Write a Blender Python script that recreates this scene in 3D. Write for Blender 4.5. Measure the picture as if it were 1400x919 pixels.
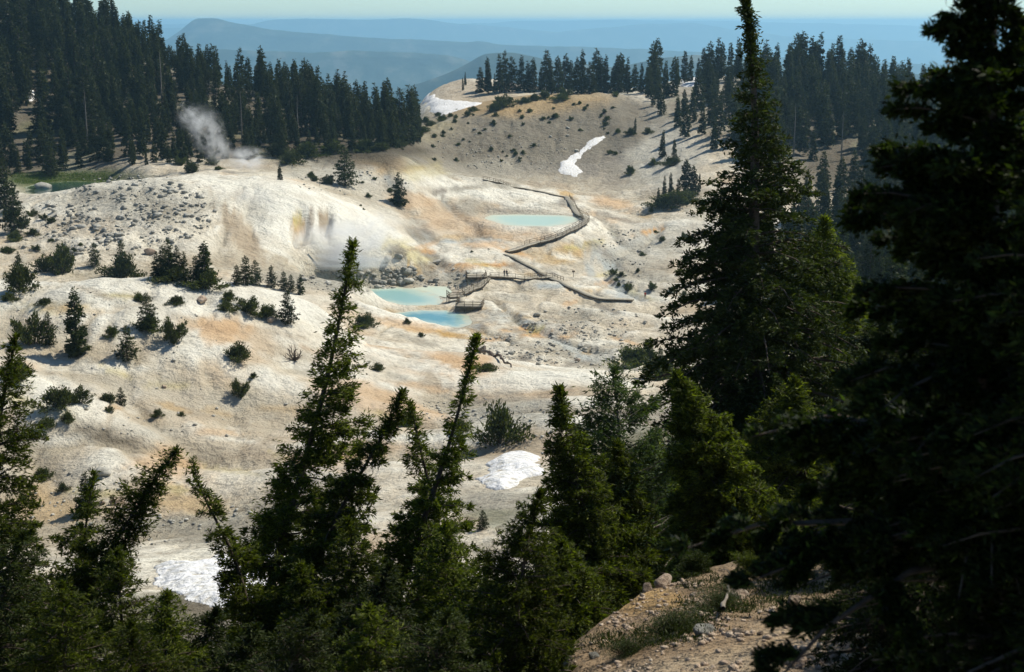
import bpy, math, random
import numpy as np
from mathutils import Vector

for _o in list(bpy.data.objects):
    bpy.data.objects.remove(_o)
sc = bpy.context.scene
COL = sc.collection
rad = math.radians

# ------------------------------------------------------------------ camera
PITCH = rad(12.47)
FPX = 1400 * 50 / 36.0
cam_d = bpy.data.cameras.new('camera')
cam = bpy.data.objects.new('camera', cam_d)
COL.objects.link(cam)
cam_d.lens = 50
cam_d.sensor_width = 36
cam_d.clip_start = 0.05
cam_d.clip_end = 60000
cam.location = (0, 0, 0)
cam.rotation_euler = (math.pi / 2 - PITCH, 0, 0)
cam_d.dof.use_dof = True
cam_d.dof.focus_distance = 90
cam_d.dof.aperture_fstop = 5.6
sc.camera = cam

# ------------------------------------------------------------------ sky, sun, exposure
SUN_DIR = Vector((0.68, 0.42, 1.0)).normalized()
EL = math.asin(SUN_DIR.z)
AZ = math.atan2(SUN_DIR.x, SUN_DIR.y)
world = bpy.data.worlds.new('World')
sc.world = world
world.use_nodes = True
wn = world.node_tree
wn.nodes.clear()
w_out = wn.nodes.new('ShaderNodeOutputWorld')
w_bg = wn.nodes.new('ShaderNodeBackground')
w_sky = wn.nodes.new('ShaderNodeTexSky')
w_sky.sky_type = 'NISHITA'
w_sky.sun_disc = False
w_sky.sun_elevation = EL
w_sky.sun_rotation = AZ
w_sky.altitude = 2400
w_sky.air_density = 1.0
w_sky.dust_density = 1.4
w_sky.ozone_density = 2.0
w_mix = wn.nodes.new('ShaderNodeMixRGB')
w_mix.blend_type = 'MULTIPLY'
w_mix.inputs[0].default_value = 1
w_mix.inputs[2].default_value = (0.82, 0.99, 1.02, 1)
wn.links.new(w_sky.outputs[0], w_mix.inputs[1])
wn.links.new(w_mix.outputs[0], w_bg.inputs[0])
wn.links.new(w_bg.outputs[0], w_out.inputs[0])
w_bg.inputs[1].default_value = 0.092
sun_d = bpy.data.lights.new('sun', 'SUN')
sun_d.energy = 4.8
sun_d.angle = rad(0.53)
sun_d.color = (1.0, 0.935, 0.81)
sun = bpy.data.objects.new('sun', sun_d)
COL.objects.link(sun)
sun.rotation_euler = SUN_DIR.to_track_quat('Z', 'Y').to_euler()
vs = sc.view_settings
vs.view_transform = 'Standard'
vs.look = 'None'
vs.exposure = 0.32
vs.gamma = 1.0
vs.use_curve_mapping = False
cy = sc.cycles
cy.max_bounces = 5
cy.diffuse_bounces = 3
cy.glossy_bounces = 2
cy.transmission_bounces = 2
cy.volume_bounces = 2
cy.transparent_max_bounces = 6
cy.caustics_reflective = False
cy.caustics_refractive = False
cy.volume_step_rate = 2.0
cy.use_adaptive_sampling = True
cy.adaptive_threshold = 0.02

# ------------------------------------------------------------------ small helpers
def tag(o, label=None, cat=None, group=None, kind=None):
    if label: o['label'] = label
    if cat: o['category'] = cat
    if group: o['group'] = group
    if kind: o['kind'] = kind
    return o

def empty(name, loc=(0, 0, 0), rz=0.0):
    o = bpy.data.objects.new(name, None)
    o.empty_display_size = 0.2
    COL.objects.link(o)
    o.location = loc
    o.rotation_euler = (0, 0, rz)
    return o

def copy_tree(o, parent=None):
    c = o.copy()
    COL.objects.link(c)
    c.parent = parent
    for ch in list(o.children):
        copy_tree(ch, c)
    return c

def np_mesh(name, V, F, mats=None, smooth=False, cols=None, parent=None, mesh_only=False):
    """V (n,3); F list of arrays (m,3) or (m,4)"""
    if not isinstance(F, (list, tuple)):
        F = [F]
    me = bpy.data.meshes.new(name)
    V = np.asarray(V, np.float32)
    me.vertices.add(len(V))
    me.vertices.foreach_set('co', V.ravel())
    sizes = np.concatenate([np.full(len(f), f.shape[1], np.int32) for f in F])
    idx = np.concatenate([np.asarray(f, np.int32).ravel() for f in F])
    me.loops.add(len(idx))
    me.loops.foreach_set('vertex_index', idx)
    me.polygons.add(len(sizes))
    st = np.zeros(len(sizes), np.int32)
    st[1:] = np.cumsum(sizes)[:-1]
    me.polygons.foreach_set('loop_start', st)
    if smooth:
        me.polygons.foreach_set('use_smooth', np.ones(len(sizes), bool))
    if cols is not None:
        at = me.color_attributes.new('Col', 'FLOAT_COLOR', 'POINT')
        c4 = np.ones((len(V), 4), np.float32)
        cols = np.asarray(cols); c4[:, :cols.shape[1]] = cols
        at.data.foreach_set('color', c4.ravel())
    me.update(calc_edges=True)
    for m in (mats or []):
        me.materials.append(m)
    if mesh_only:
        return me
    o = bpy.data.objects.new(name, me)
    COL.objects.link(o)
    if parent is not None:
        o.parent = parent
    return o

class MB:
    """collects boxes and tubes into one mesh"""
    def __init__(s):
        s.V, s.F4, s.F3, s.n = [], [], [], 0
    def add(s, V, F4=None, F3=None):
        V = np.asarray(V, float)
        s.V.append(V)
        if F4 is not None and len(F4): s.F4.append(np.asarray(F4) + s.n)
        if F3 is not None and len(F3): s.F3.append(np.asarray(F3) + s.n)
        s.n += len(V)
    def bar(s, a, b, w, h):
        """box beam from a to b, width w (sideways), height h (up)"""
        a = np.array(a, float); b = np.array(b, float)
        d = b - a
        d /= (np.linalg.norm(d) + 1e-9)
        up = np.array([0, 0, 1.0]) if abs(d[2]) < 0.9 else np.array([0, 1.0, 0])
        sd = np.cross(d, up); sd /= np.linalg.norm(sd)
        u2 = np.cross(sd, d)
        c = []
        for p in (a, b):
            for sx, sz in ((-1, -1), (1, -1), (1, 1), (-1, 1)):
                c.append(p + sd * sx * w / 2 + u2 * sz * h / 2)
        s.add(c, [(0, 1, 2, 3), (7, 6, 5, 4), (0, 4, 5, 1), (1, 5, 6, 2), (2, 6, 7, 3), (3, 7, 4, 0)])
    def tube(s, P, R, k=8):
        P = np.asarray(P, float); R = np.asarray(R, float)
        T = np.gradient(P, axis=0)
        T /= np.linalg.norm(T, axis=1)[:, None] + 1e-9
        ref = np.array([0.31, 0.95, 0.05])
        A = np.cross(T, ref); A /= np.linalg.norm(A, axis=1)[:, None] + 1e-9
        B = np.cross(T, A)
        an = np.arange(k) * 2 * np.pi / k
        V = (P[:, None] + R[:, None, None] * (A[:, None] * np.cos(an)[None, :, None] + B[:, None] * np.sin(an)[None, :, None])).reshape(-1, 3)
        n = len(P)
        i = np.arange(n - 1)[:, None] * k
        j = np.arange(k)[None]
        j2 = (j + 1) % k
        F = np.stack([i + j, i + j2, i + k + j2, i + k + j], -1).reshape(-1, 4)
        s.add(V, F)
    def build(s, name, mat, parent=None, smooth=False, mesh_only=False):
        V = np.concatenate(s.V)
        F = []
        if s.F4: F.append(np.concatenate(s.F4))
        if s.F3: F.append(np.concatenate(s.F3))
        return np_mesh(name, V, F, [mat], smooth, None, parent, mesh_only)

# ------------------------------------------------------------------ noise
def _h(ix, iy, seed):
    n = (ix.astype(np.int64) * 374761393 + iy.astype(np.int64) * 668265263 + seed * 974634777) & 0xFFFFFFFF
    n = ((n ^ (n >> 13)) * 1274126177) & 0xFFFFFFFF
    n = n ^ (n >> 16)
    return (n & 0xFFFFFF) / float(0xFFFFFF)

def vnoise(x, y, seed=0):
    ix = np.floor(x); iy = np.floor(y)
    fx = x - ix; fy = y - iy
    fx = fx * fx * fx * (fx * (fx * 6 - 15) + 10)
    fy = fy * fy * fy * (fy * (fy * 6 - 15) + 10)
    ix = ix.astype(np.int64); iy = iy.astype(np.int64)
    a = _h(ix, iy, seed); b = _h(ix + 1, iy, seed)
    c = _h(ix, iy + 1, seed); d = _h(ix + 1, iy + 1, seed)
    return ((a * (1 - fx) + b * fx) * (1 - fy) + (c * (1 - fx) + d * fx) * fy) * 2 - 1

def fbm(x, y, octs=4, seed=0, gain=0.5):
    s = 0; a = 1.0; t = 0
    for k in range(octs):
        c, sn = math.cos(0.7 * k + 0.3), math.sin(0.7 * k + 0.3)
        s = s + a * vnoise((x * c - y * sn) * 2 ** k + 13.7 * k, (x * sn + y * c) * 2 ** k - 7.1 * k, seed + k)
        t += a; a *= gain
    return s / t

def sstep(a, b, x):
    t = np.clip((x - a) / (b - a), 0, 1)
    return t * t * (3 - 2 * t)

def blur(A, sig, axis):
    r = int(sig * 3 + 1)
    k = np.exp(-0.5 * (np.arange(-r, r + 1) / sig) ** 2); k /= k.sum()
    pad = [(0, 0), (0, 0)]; pad[axis] = (r, r)
    P = np.pad(A, pad, mode='edge')
    out = np.zeros_like(A)
    for i, w in enumerate(k):
        sl = [slice(None), slice(None)]
        sl[axis] = slice(i, i + A.shape[axis])
        out += w * P[tuple(sl)]
    return out

# ------------------------------------------------------------------ where a point of the photo lies
CP, SP = math.cos(PITCH), math.sin(PITCH)
def mz(py):                       # z per metre of forward distance
    v = (459.5 - np.asarray(py, float)) / FPX
    return (-SP + v * CP) / (CP + v * SP)
def sx(px, py):                   # x per metre of forward distance
    v = (459.5 - np.asarray(py, float)) / FPX
    return ((np.asarray(px, float) - 700) / FPX) / (CP + v * SP)
def to_px(x, y, z):
    dep = y * CP - z * SP
    up = y * SP + z * CP
    return 700 + FPX * x / dep, 459.5 - FPX * up / dep
def pyz(Y, z):
    return float(to_px(0, Y, z)[1])
# ------------------------------------------------------------------ the lie of the land, as lines running across the slope, near to far
def Z(z): return ('z', z)
LINES = [
 [(0, 1.2, Z(-1.65)), (1400, 1.2, Z(-1.65))],
 [(-150, 4, Z(-3.4)), (700, 4, Z(-3.2)), (900, 4, Z(-2.7)), (1500, 4, Z(-2.6))],
 [(-150, 9, Z(-6.4)), (650, 9, Z(-5.6)), (760, 9, Z(-4.8)), (900, 9, Z(-4.4)), (1500, 9, Z(-4.0))],
 [(-150, 16, Z(-10.5)), (650, 16, Z(-10.5)), (715, 12, Z(-8.0)), (760, 12.5, 880), (800, 13.5, 862), (880, 17, 803), (1000, 20, 765), (1100, 22, 748), (1250, 24, 738), (1500, 24, 738)],
 [(-150, 35, Z(-21)), (650, 35, Z(-21)), (800, 30, Z(-17)), (900, 32, Z(-16)), (1000, 32, Z(-14)), (1100, 32, Z(-12)), (1500, 32, Z(-11))],
 [(-150, 80, 820), (0, 80, 818), (350, 80, 812), (500, 75, 802), (700, 72, 790), (850, 70, 760), (1000, 70, 700), (1150, 70, 650), (1500, 70, 620)],
 [(-150, 115, 745), (0, 115, 745), (200, 115, 742), (300, 118, 720), (380, 120, 700), (450, 122, 665), (600, 118, 662), (700, 115, 645), (800, 115, 640), (900, 110, 640), (1000, 110, 620), (1150, 110, 590), (1500, 110, 560)],
 [(-150, 135, 600), (0, 135, 608), (130, 135, 606), (250, 137, 636), (330, 140, 622), (450, 145, 598), (520, 150, 583), (600, 142, 606), (700, 136, 598), (800, 150, 570), (900, 150, 560), (1000, 150, 550), (1150, 160, 510), (1500, 160, 480)],
 [(-150, 160, 472), (0, 160, 475), (130, 160, 482), (300, 165, 505), (400, 170, 512), (500, 175, 522), (600, 172, 560), (700, 175, 541), (800, 180, 524), (900, 200, 520), (1000, 200, 510), (1150, 220, 460), (1500, 220, 420)],
 [(-150, 185, 372), (0, 185, 378), (130, 185, 376), (300, 190, 385), (380, 193, 402), (430, 195, 421), (500, 200, 446), (560, 205, 463), (620, 210, 475), (680, 215, 490), (740, 215, 497), (800, 215, 500), (850, 215, 505), (900, 230, 490), (1000, 240, 470), (1150, 260, 420), (1500, 260, 370)],
 [(-150, 203, Z(-39)), (0, 203, Z(-39.5)), (130, 203, Z(-40)), (300, 208, Z(-44)), (430, 212, Z(-50)), (500, 216, Z(-52)), (560, 222, Z(-55)), (620, 226, Z(-57)), (700, 228, Z(-58)), (800, 228, Z(-58.5)), (850, 228, Z(-58)), (900, 242, Z(-58)), (1000, 250, Z(-56)), (1150, 268, Z(-53.5)), (1500, 268, Z(-44))],
 [(-150, 240, Z(-48)), (0, 240, Z(-48)), (300, 245, Z(-52)), (430, 250, Z(-55)), (560, 255, Z(-58)), (640, 262, Z(-60.5)), (740, 262, Z(-60.5)), (850, 265, Z(-61.5)), (950, 265, 475), (1150, 290, 400), (1500, 290, 350)],
 [(-150, 280, Z(-48)), (0, 280, Z(-49)), (150, 285, Z(-50)), (300, 300, 365), (400, 320, 367), (520, 330, 366), (600, 325, 388), (700, 330, 395), (750, 340, 386), (850, 325, 408), (950, 320, 420), (1150, 350, 360), (1500, 350, 310)],
 [(-150, 345, 300), (0, 345, 285), (60, 350, 270), (130, 350, 255), (200, 350, 240), (280, 352, 250), (330, 355, 249), (400, 355, 252), (450, 355, 275), (500, 352, 300), (540, 352, 325), (560, 350, 340), (600, 360, 345), (700, 357, 362), (750, 360, 365), (820, 370, 368), (850, 360, 385), (950, 350, 395), (1000, 370, 370), (1150, 400, 320), (1500, 400, 280)],
 [(-150, 390, Z(-45)), (0, 390, Z(-45)), (140, 390, Z(-45)), (200, 385, Z(-42)), (300, 385, Z(-40)), (400, 390, Z(-42)), (450, 395, 262), (500, 395, 276), (540, 395, 290), (600, 398, 305), (660, 395, Z(-56.2)), (780, 395, Z(-56.3)), (820, 400, 315), (850, 400, 330), (950, 400, 325), (1000, 420, 300), (1150, 450, 270), (1500, 450, 230)],
 [(-150, 420, 225), (0, 420, 237), (100, 420, 230), (200, 420, 218), (300, 415, 222), (400, 420, 228), (480, 425, 224), (520, 430, 212), (560, 430, 212), (600, 450, 240), (650, 450, 247), (700, 450, 261), (780, 450, 271), (820, 450, 285), (870, 450, 290), (900, 460, 275), (950, 470, 255), (1000, 480, 240), (1100, 490, 235), (1170, 490, 255), (1250, 500, 235), (1500, 500, 210)],
 [(-150, 480, 130), (0, 480, 150), (100, 480, 160), (200, 470, 170), (300, 465, 180), (400, 465, 185), (480, 465, 190), (540, 470, 192), (580, 505, 215), (620, 515, 232), (700, 515, 238), (760, 515, 247), (820, 510, 256), (870, 510, 250), (900, 515, 235), (950, 520, 205), (1000, 530, 190), (1100, 540, 180), (1200, 540, 182), (1500, 540, 170)],
 [(-150, 600, -10), (0, 600, 5), (100, 590, 30), (200, 560, 75), (300, 540, 108), (400, 530, 132), (480, 520, 155), (540, 520, 170), (570, 540, 193), (600, 565, 178), (620, 575, 165), (660, 590, 145), (700, 600, 130), (760, 605, 124), (820, 610, 122), (870, 610, 126), (900, 600, 140), (930, 600, 135), (1000, 610, 130), (1100, 620, 130), (1200, 620, 140), (1300, 620, 165), (1500, 620, 190)],
 [(-150, 660, -10), (0, 660, 5), (100, 620, Z(-5)), (200, 600, Z(-16)), (300, 580, Z(-30)), (480, 570, Z(-45)), (540, 590, Z(-55)), (570, 620, 162), (600, 625, 153), (640, 625, 149), (680, 640, 137), (720, 650, 130), (820, 650, Z(-33)), (870, 650, 135), (930, 640, 120), (1000, 650, 115), (1100, 660, 120), (1200, 660, 135), (1300, 660, 160), (1500, 670, 185)],
 [(-150, 720, Z(-5)), (0, 720, Z(-5)), (100, 700, Z(-20)), (200, 680, Z(-40)), (480, 660, Z(-70)), (540, 670, Z(-70)), (562, 690, 132), (575, 700, 120), (600, 710, 109), (640, 720, 98), (670, 720, 101), (720, 720, 112), (760, 720, 118), (870, 700, 118), (930, 700, 106), (1000, 700, 100), (1100, 700, 105), (1200, 700, 120), (1300, 710, 145), (1500, 720, 170)],
 [(-150, 950, Z(-130)), (1500, 950, Z(-130))],
 [(-150, 2000, Z(-420)), (1500, 2000, Z(-420))],
 [(-150, 5000, Z(-700)), (1500, 5000, Z(-700))],
 [(-150, 26000, Z(-900)), (1500, 26000, Z(-900))],
]
SG = np.linspace(-1.0, 1.0, 1201)               # x/Y columns
QG = np.linspace(math.log(1.2), math.log(26000), 1500)
_lq, _lz = [], []
for L in LINES:
    s, q, zz = [], [], []
    for px, Y, v in L:
        py = pyz(Y, v[1]) if isinstance(v, tuple) else v
        s.append(float(sx(px, py))); q.append(math.log(Y)); zz.append(float(mz(py)) * Y)
    _lq.append(np.interp(SG, s, q)); _lz.append(np.interp(SG, s, zz))
_lq = np.array(_lq); _lz = np.array(_lz)
_lq = blur(_lq, 6, 1); _lz = blur(_lz, 6, 1)
BASE = np.zeros((len(SG), len(QG)))
for i in range(len(SG)):
    Yk = np.exp(_lq[:, i])
    BASE[i] = np.interp(np.exp(QG), Yk, _lz[:, i])
BASE = blur(BASE, 2.6, 1)
BASE = blur(BASE, 3, 0)

def bil(G, fi, fj):
    fi = np.clip(fi, 0, G.shape[0] - 1.001); fj = np.clip(fj, 0, G.shape[1] - 1.001)
    i = fi.astype(int); j = fj.astype(int)
    a = fi - i; b = fj - j
    return (G[i, j] * (1 - a) + G[i + 1, j] * a) * (1 - b) + (G[i, j + 1] * (1 - a) + G[i + 1, j + 1] * a) * b

def base_h(x, y):
    th = np.arctan2(x, y); R = np.hypot(x, y)
    c = np.cos(np.minimum(np.abs(th), rad(44.9)))
    Y = np.maximum(R * c, 1.2)
    s = np.clip(np.tan(np.clip(th, -rad(44.9), rad(44.9))), -1, 1)
    # far side behind the camera fades to an average of both edges
    back = sstep(rad(60), rad(175), np.abs(th))
    s = s * (1 - back)
    fi = (s + 1) / 2 * (len(SG) - 1)
    fj = (np.log(Y) - QG[0]) / (QG[1] - QG[0])
    return bil(BASE, fi, fj)

# pools: outlines in the photo, level in metres
POOLS = {
 'upper': (-56.0, [(664, 298), (672, 294.5), (700, 293.5), (740, 294), (770, 295), (786, 297), (787, 302), (775, 306.5), (750, 309.5), (720, 309.5), (695, 308), (680, 304)]),
 'milky': (-62.0, [(470, 400), (500, 396), (545, 393), (575, 398), (592, 404), (603, 411), (598, 416), (578, 417.5), (556, 418.5), (538, 417), (518, 412), (490, 408), (460, 411), (450, 406)]),
 'blue': (-62.0, [(531, 433), (548, 427.5), (575, 424.5), (605, 425), (628, 428), (640, 434), (640, 443), (625, 448), (600, 444), (570, 441), (545, 440)]),
 'shelf': (-62.0, [(560, 395), (585, 391), (612, 392), (618, 399), (610, 407), (600, 405), (588, 400), (573, 397)]),
 'pond': (-45.0, [(35, 256), (60, 250), (100, 248), (135, 249), (165, 252), (150, 258), (110, 263), (60, 268), (40, 264)]),
}
def px_on_level(px, py, z):
    Y = z / float(mz(py))
    return (float(sx(px, py)) * Y, Y, z)
POOLW = {k: (z, np.array([px_on_level(a, b, z)[:2] for a, b in pl])) for k, (z, pl) in POOLS.items()}

CHAN = [([px_on_level(a, b, zl)[:2] for a, b in pl], dep, wd) for pl, zl, dep, wd in [
 ([(905, 322), (880, 335), (850, 345), (826, 360), (832, 378), (852, 394), (880, 404)], -62, 1.5, 1.6), ([(668, 412), (690, 428), (715, 445), (745, 458), (780, 478), (830, 492)], -62, 1.3, 1.5),
 ([(640, 440), (665, 455), (700, 470)], -61, 1.0, 1.3), ([(560, 330), (590, 350), (620, 366)], -58, 1.8, 2.2), ([(600, 290), (640, 305), (660, 318)], -56, 1.2, 2.0), ([(520, 262), (570, 285), (600, 300)], -50, 1.2, 2.5), ([(820, 300), (850, 316), (880, 322)], -58, 1.3, 2.0)]]
def poly_sd(x, y, P):
    """signed distance, positive inside"""
    d2 = np.full(x.shape, 1e18); ins = np.zeros(x.shape, bool)
    n = len(P)
    for i in range(n):
        ax, ay = P[i]; bx, by = P[(i + 1) % n]
        ex, ey = bx - ax, by - ay
        t = np.clip(((x - ax) * ex + (y - ay) * ey) / (ex * ex + ey * ey + 1e-12), 0, 1)
        d2 = np.minimum(d2, (x - ax - t * ex) ** 2 + (y - ay - t * ey) ** 2)
        c = ((ay > y) != (by > y)) & (x < (bx - ax) * (y - ay) / (by - ay + 1e-12) + ax)
        ins ^= c
    d = np.sqrt(d2)
    return np.where(ins, d, -d)

def blob(PX, PY, cx, cy_, rx, ry, ang=0.0, soft=0.5, seed=1, warp=0.25):
    c, s = math.cos(rad(ang)), math.sin(rad(ang))
    dx, dy = PX - cx, PY - cy_
    u = (dx * c + dy * s) / rx; v = (-dx * s + dy * c) / ry
    d = np.sqrt(u * u + v * v) + warp * fbm(PX / (rx * 0.5) + seed, PY / (ry * 0.5) - seed, 3, seed)
    return 1 - sstep(1 - soft, 1 + soft * 0.4, d)

def height(x, y, detail=True):
    z = base_h(x, y)
    R = np.hypot(x, y)
    PX, PY = to_px(x, np.maximum(y, 1.0), z)
    front = y > 1
    far = 1 - sstep(900, 1500, R)
    wide = sstep(40, 120, R)
    # broad swells and rills
    fold = sstep(112, 130, y) * (1 - sstep(188, 212, y) * sstep(-.16, -.1, x / np.maximum(y, 1))) * (1 - sstep(232, 262, y)) * (1 - sstep(.06, .12, x / np.maximum(y, 1)))
    n = fbm(x / 38, y / 38, 4, 11) * 1.1 * wide
    wx = x + 9 * fbm(x / 30, y / 30, 2, 5); wy = y + 9 * fbm(x / 30 + 9, y / 30, 2, 6)
    rid = 1 - np.abs(fbm(wx / 9, wy / 22, 3, 21))
    n = n - 0.55 * np.clip(rid - 0.78, 0, 1) / 0.22 * wide * sstep(-.3, .5, fbm(x / 50, y / 50, 2, 23))
    crust = np.clip(blob(PX, PY, 410, 290, 130, 55, 0, .4) * (R > 300) * (R < 372) + .7 * fold, 0, 1)
    n = n + (0.42 - .22 * crust) * fbm(x / 6, y / 6, 4, 31) * sstep(6, 60, R)
    n = n + 0.10 * fbm(x / 1.1, y / 1.1, 4, 33) * (1 - sstep(60, 160, R))
    fw = y + .22 * x + 7 * fbm(x / 45, y / 45, 2, 81)
    n = n + fold * 4.6 * (np.abs(fbm(x / 60, fw / 19, 2, 83)) ** .8 - .32) + fold * .5 * np.abs(fbm(x / 5 + y / 30, y / 20, 3, 85))
    bas = sstep(255, 300, y) * (1 - sstep(470, 520, y)) * sstep(-.08, -.02, x / np.maximum(y, 1)) 
    n = n + bas * 3.0 * (np.abs(fbm(x / 26 + y / 50, y / 16, 4, 87)) - .25)
    rough = blob(PX, PY, 160, 300, 190, 60, 0, .4) * (R > 250) * (R < 420) + blob(PX, PY, 560, 375, 130, 28, 4, .4) * (R > 280) * (R < 380) \
        + blob(PX, PY, 760, 470, 140, 42, 0, .5) * (R > 225) * (R < 330) + blob(PX, PY, 690, 190, 160, 40, -8, .5) * (R > 440) * (R < 600)
    n = n + rough * (0.9 * fbm(x / 4.5, y / 4.5, 4, 41) + 0.3 * np.abs(fbm(x / 1.8, y / 1.8, 3, 43)))
    # long grooves down the crater wall and the hummocks
    wall = blob(PX, PY, 780, 185, 200, 60, -10, .5) * (R > 450) * (R < 640)
    n = n + wall * 1.2 * fbm(x / 10 + y / 60, y / 50 - x / 90, 4, 51)
    hum = blob(PX, PY, 640, 330, 200, 70, 0, .5) * (R > 330) * (R < 500)
    n = n + hum * (1.0 * fbm(x / 11, y / 17, 3, 61))
    n = n * far
    z = z + n
    z = z - 2.4 * np.exp(-((PX - 515) / 75) ** 2) * sstep(165, 190, y) * (1 - sstep(225, 250, y))
    # the white mound with its fluted steam-worn alcove
    al = lambda cx, cy_, rx, ry: np.exp(-(((PX - cx) / rx) ** 2 + ((PY - cy_) / ry) ** 2)) * (R > 300) * (R < 362)
    z = z - (3.4 * al(408, 312, 17, 20) + 3.0 * al(443, 305, 10, 22) + 1.6 * al(340, 300, 22, 40) + 1.5 * al(300, 325, 12, 30) + 1.2 * al(480, 330, 30, 16)) * (1 + 1.0 * fbm(x / 2.2, y / 7, 3, 91))
    z = z + 1.4 * al(722, 274, 22, 9) * 0
    for line_, dep, wd in CHAN:
        A_ = np.array(line_)
        m = (y > A_[:, 1].min() - 8) & (y < A_[:, 1].max() + 8) & (x > A_[:, 0].min() - 8) & (x < A_[:, 0].max() + 8)
        if not m.any(): continue
        xx = x[m] + 1.2 * fbm(x[m] / 6, y[m] / 6, 2, 95); yy = y[m]; d2 = np.full(xx.shape, 1e9)
        for q in range(len(A_) - 1):
            ax, ay = A_[q]; ex, ey = A_[q + 1] - A_[q]
            t = np.clip(((xx - ax) * ex + (yy - ay) * ey) / (ex * ex + ey * ey + 1e-9), 0, 1)
            d2 = np.minimum(d2, np.hypot(xx - ax - t * ex, yy - ay - t * ey))
        z[m] -= dep * np.exp(-(d2 / wd) ** 2)
    # pools sunk into the floor
    for grp in (('upper',), ('milky', 'blue', 'shelf'), ('pond',)):
        Ps = [POOLW[k][1] for k in grp]; pz = POOLW[grp[0]][0]
        A_ = np.concatenate(Ps); bx0, by0 = A_.min(0) - 14; bx1, by1 = A_.max(0) + 14
        m = (x > bx0) & (x < bx1) & (y > by0) & (y < by1)
        if not m.any(): continue
        xx = x[m]; yy = y[m]
        sd = np.max([poly_sd(xx, yy, P) for P in Ps], 0) + 0.5 * fbm(xx / 2.5, yy / 2.5, 3, 71) + .5
        tgt = pz + np.where(sd > 0, -0.3 * np.minimum(sd, 3) - 0.05, np.minimum(-sd * 0.16, 1.2) + 0.03)
        w = sstep(-9, -1.0, sd)
        z[m] = z[m] * (1 - w) + tgt * w
    return z

# polar grid mesh
th_d = np.linspace(-0.43, 0.43, 900)
th_s = np.concatenate([np.linspace(0.43, 0.9, 60)[1:], np.linspace(0.9, math.pi, 50)[1:]])
TH = np.concatenate([-th_s[::-1], th_d, th_s])
TH = TH[:-1]                                    # +pi repeats -pi
RR = np.concatenate([np.exp(np.linspace(math.log(1.2), math.log(20), 150)), np.exp(np.linspace(math.log(20), math.log(760), 560))[1:], np.exp(np.linspace(math.log(760), math.log(26000), 70))[1:]])
GX = np.sin(TH)[:, None] * RR[None]; GY = np.cos(TH)[:, None] * RR[None]
GZ = height(GX, GY)
_li = np.log(RR)
def ground(x, y):
    """height of the terrain mesh at (x, y)"""
    x = np.atleast_1d(np.asarray(x, float)); y = np.atleast_1d(np.asarray(y, float))
    th = np.arctan2(x, y); R = np.clip(np.hypot(x, y), RR[0], RR[-1] * .999)
    fi = np.interp(th, TH, np.arange(len(TH))); fj = np.interp(np.log(R), _li, np.arange(len(RR)))
    return bil(GZ, fi, fj)
_YS = np.exp(np.linspace(math.log(7), math.log(800), 2400))
def hit(px, py, ymin=7.0):
    """first ground point seen at this place of the photo, no nearer than ymin"""
    s, m = float(sx(px, py)), float(mz(py))
    Y = _YS[_YS >= ymin]
    g = ground(s * Y, Y)
    k = np.where(g >= m * Y)[0]
    k = k[0] if len(k) else len(Y) - 1
    Yh = Y[k]
    if k > 0:
        a = m * Y[k - 1] - g[k - 1]; b = m * Y[k] - g[k]
        if a > b: Yh = Y[k - 1] + (Y[k] - Y[k - 1]) * max(0, min(1, a / (a - b)))
    return (s * Yh, Yh, float(ground(s * Yh, Yh)[0]))
# ------------------------------------------------------------------ materials
def new_mat(name):
    m = bpy.data.materials.new(name); m.use_nodes = True
    nt = m.node_tree
    b = nt.nodes['Principled BSDF']
    b.inputs['Roughness'].default_value = 0.9
    b.inputs['Specular IOR Level'].default_value = 0.2
    return m, nt, b
def nd(nt, t, **kw):
    n = nt.nodes.new(t)
    for k, v in kw.items():
        if k in n.inputs: n.inputs[k].default_value = v
        else: setattr(n, k, v)
    return n
def noise(nt, scale, detail=4, rough=0.55, coord=None, dist=0.0):
    n = nd(nt, 'ShaderNodeTexNoise')
    n.inputs['Scale'].default_value = scale; n.inputs['Detail'].default_value = detail
    n.inputs['Roughness'].default_value = rough; n.inputs['Distortion'].default_value = dist
    if coord is not None: nt.links.new(coord, n.inputs['Vector'])
    return n
def ramp(nt, src, stops):
    r = nd(nt, 'ShaderNodeValToRGB')
    el = r.color_ramp.elements
    while len(el) > 1: el.remove(el[-1])
    el[0].position, el[0].color = stops[0][0], (*stops[0][1], 1) if len(stops[0][1]) == 3 else stops[0][1]
    for p, c in stops[1:]:
        e = el.new(p); e.color = (*c, 1)
    nt.links.new(src, r.inputs[0])
    return r
def mixc(nt, a, b, fac, mode='MIX'):
    m = nd(nt, 'ShaderNodeMixRGB'); m.blend_type = mode
    for i, v in ((0, fac), (1, a), (2, b)):
        if hasattr(v, 'is_linked') or hasattr(v, 'links'): nt.links.new(v, m.inputs[i])
        elif isinstance(v, (int, float)): m.inputs[i].default_value = v
        else: m.inputs[i].default_value = (*v, 1)
    return m.outputs[0]
def bump(nt, b, src, dist, strength=1.0, prev=None):
    n = nd(nt, 'ShaderNodeBump'); n.inputs['Distance'].default_value = dist; n.inputs['Strength'].default_value = strength
    nt.links.new(src, n.inputs['Height'])
    if prev is not None: nt.links.new(prev, n.inputs['Normal'])
    nt.links.new(n.outputs[0], b.inputs['Normal'])
    return n.outputs[0]

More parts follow.
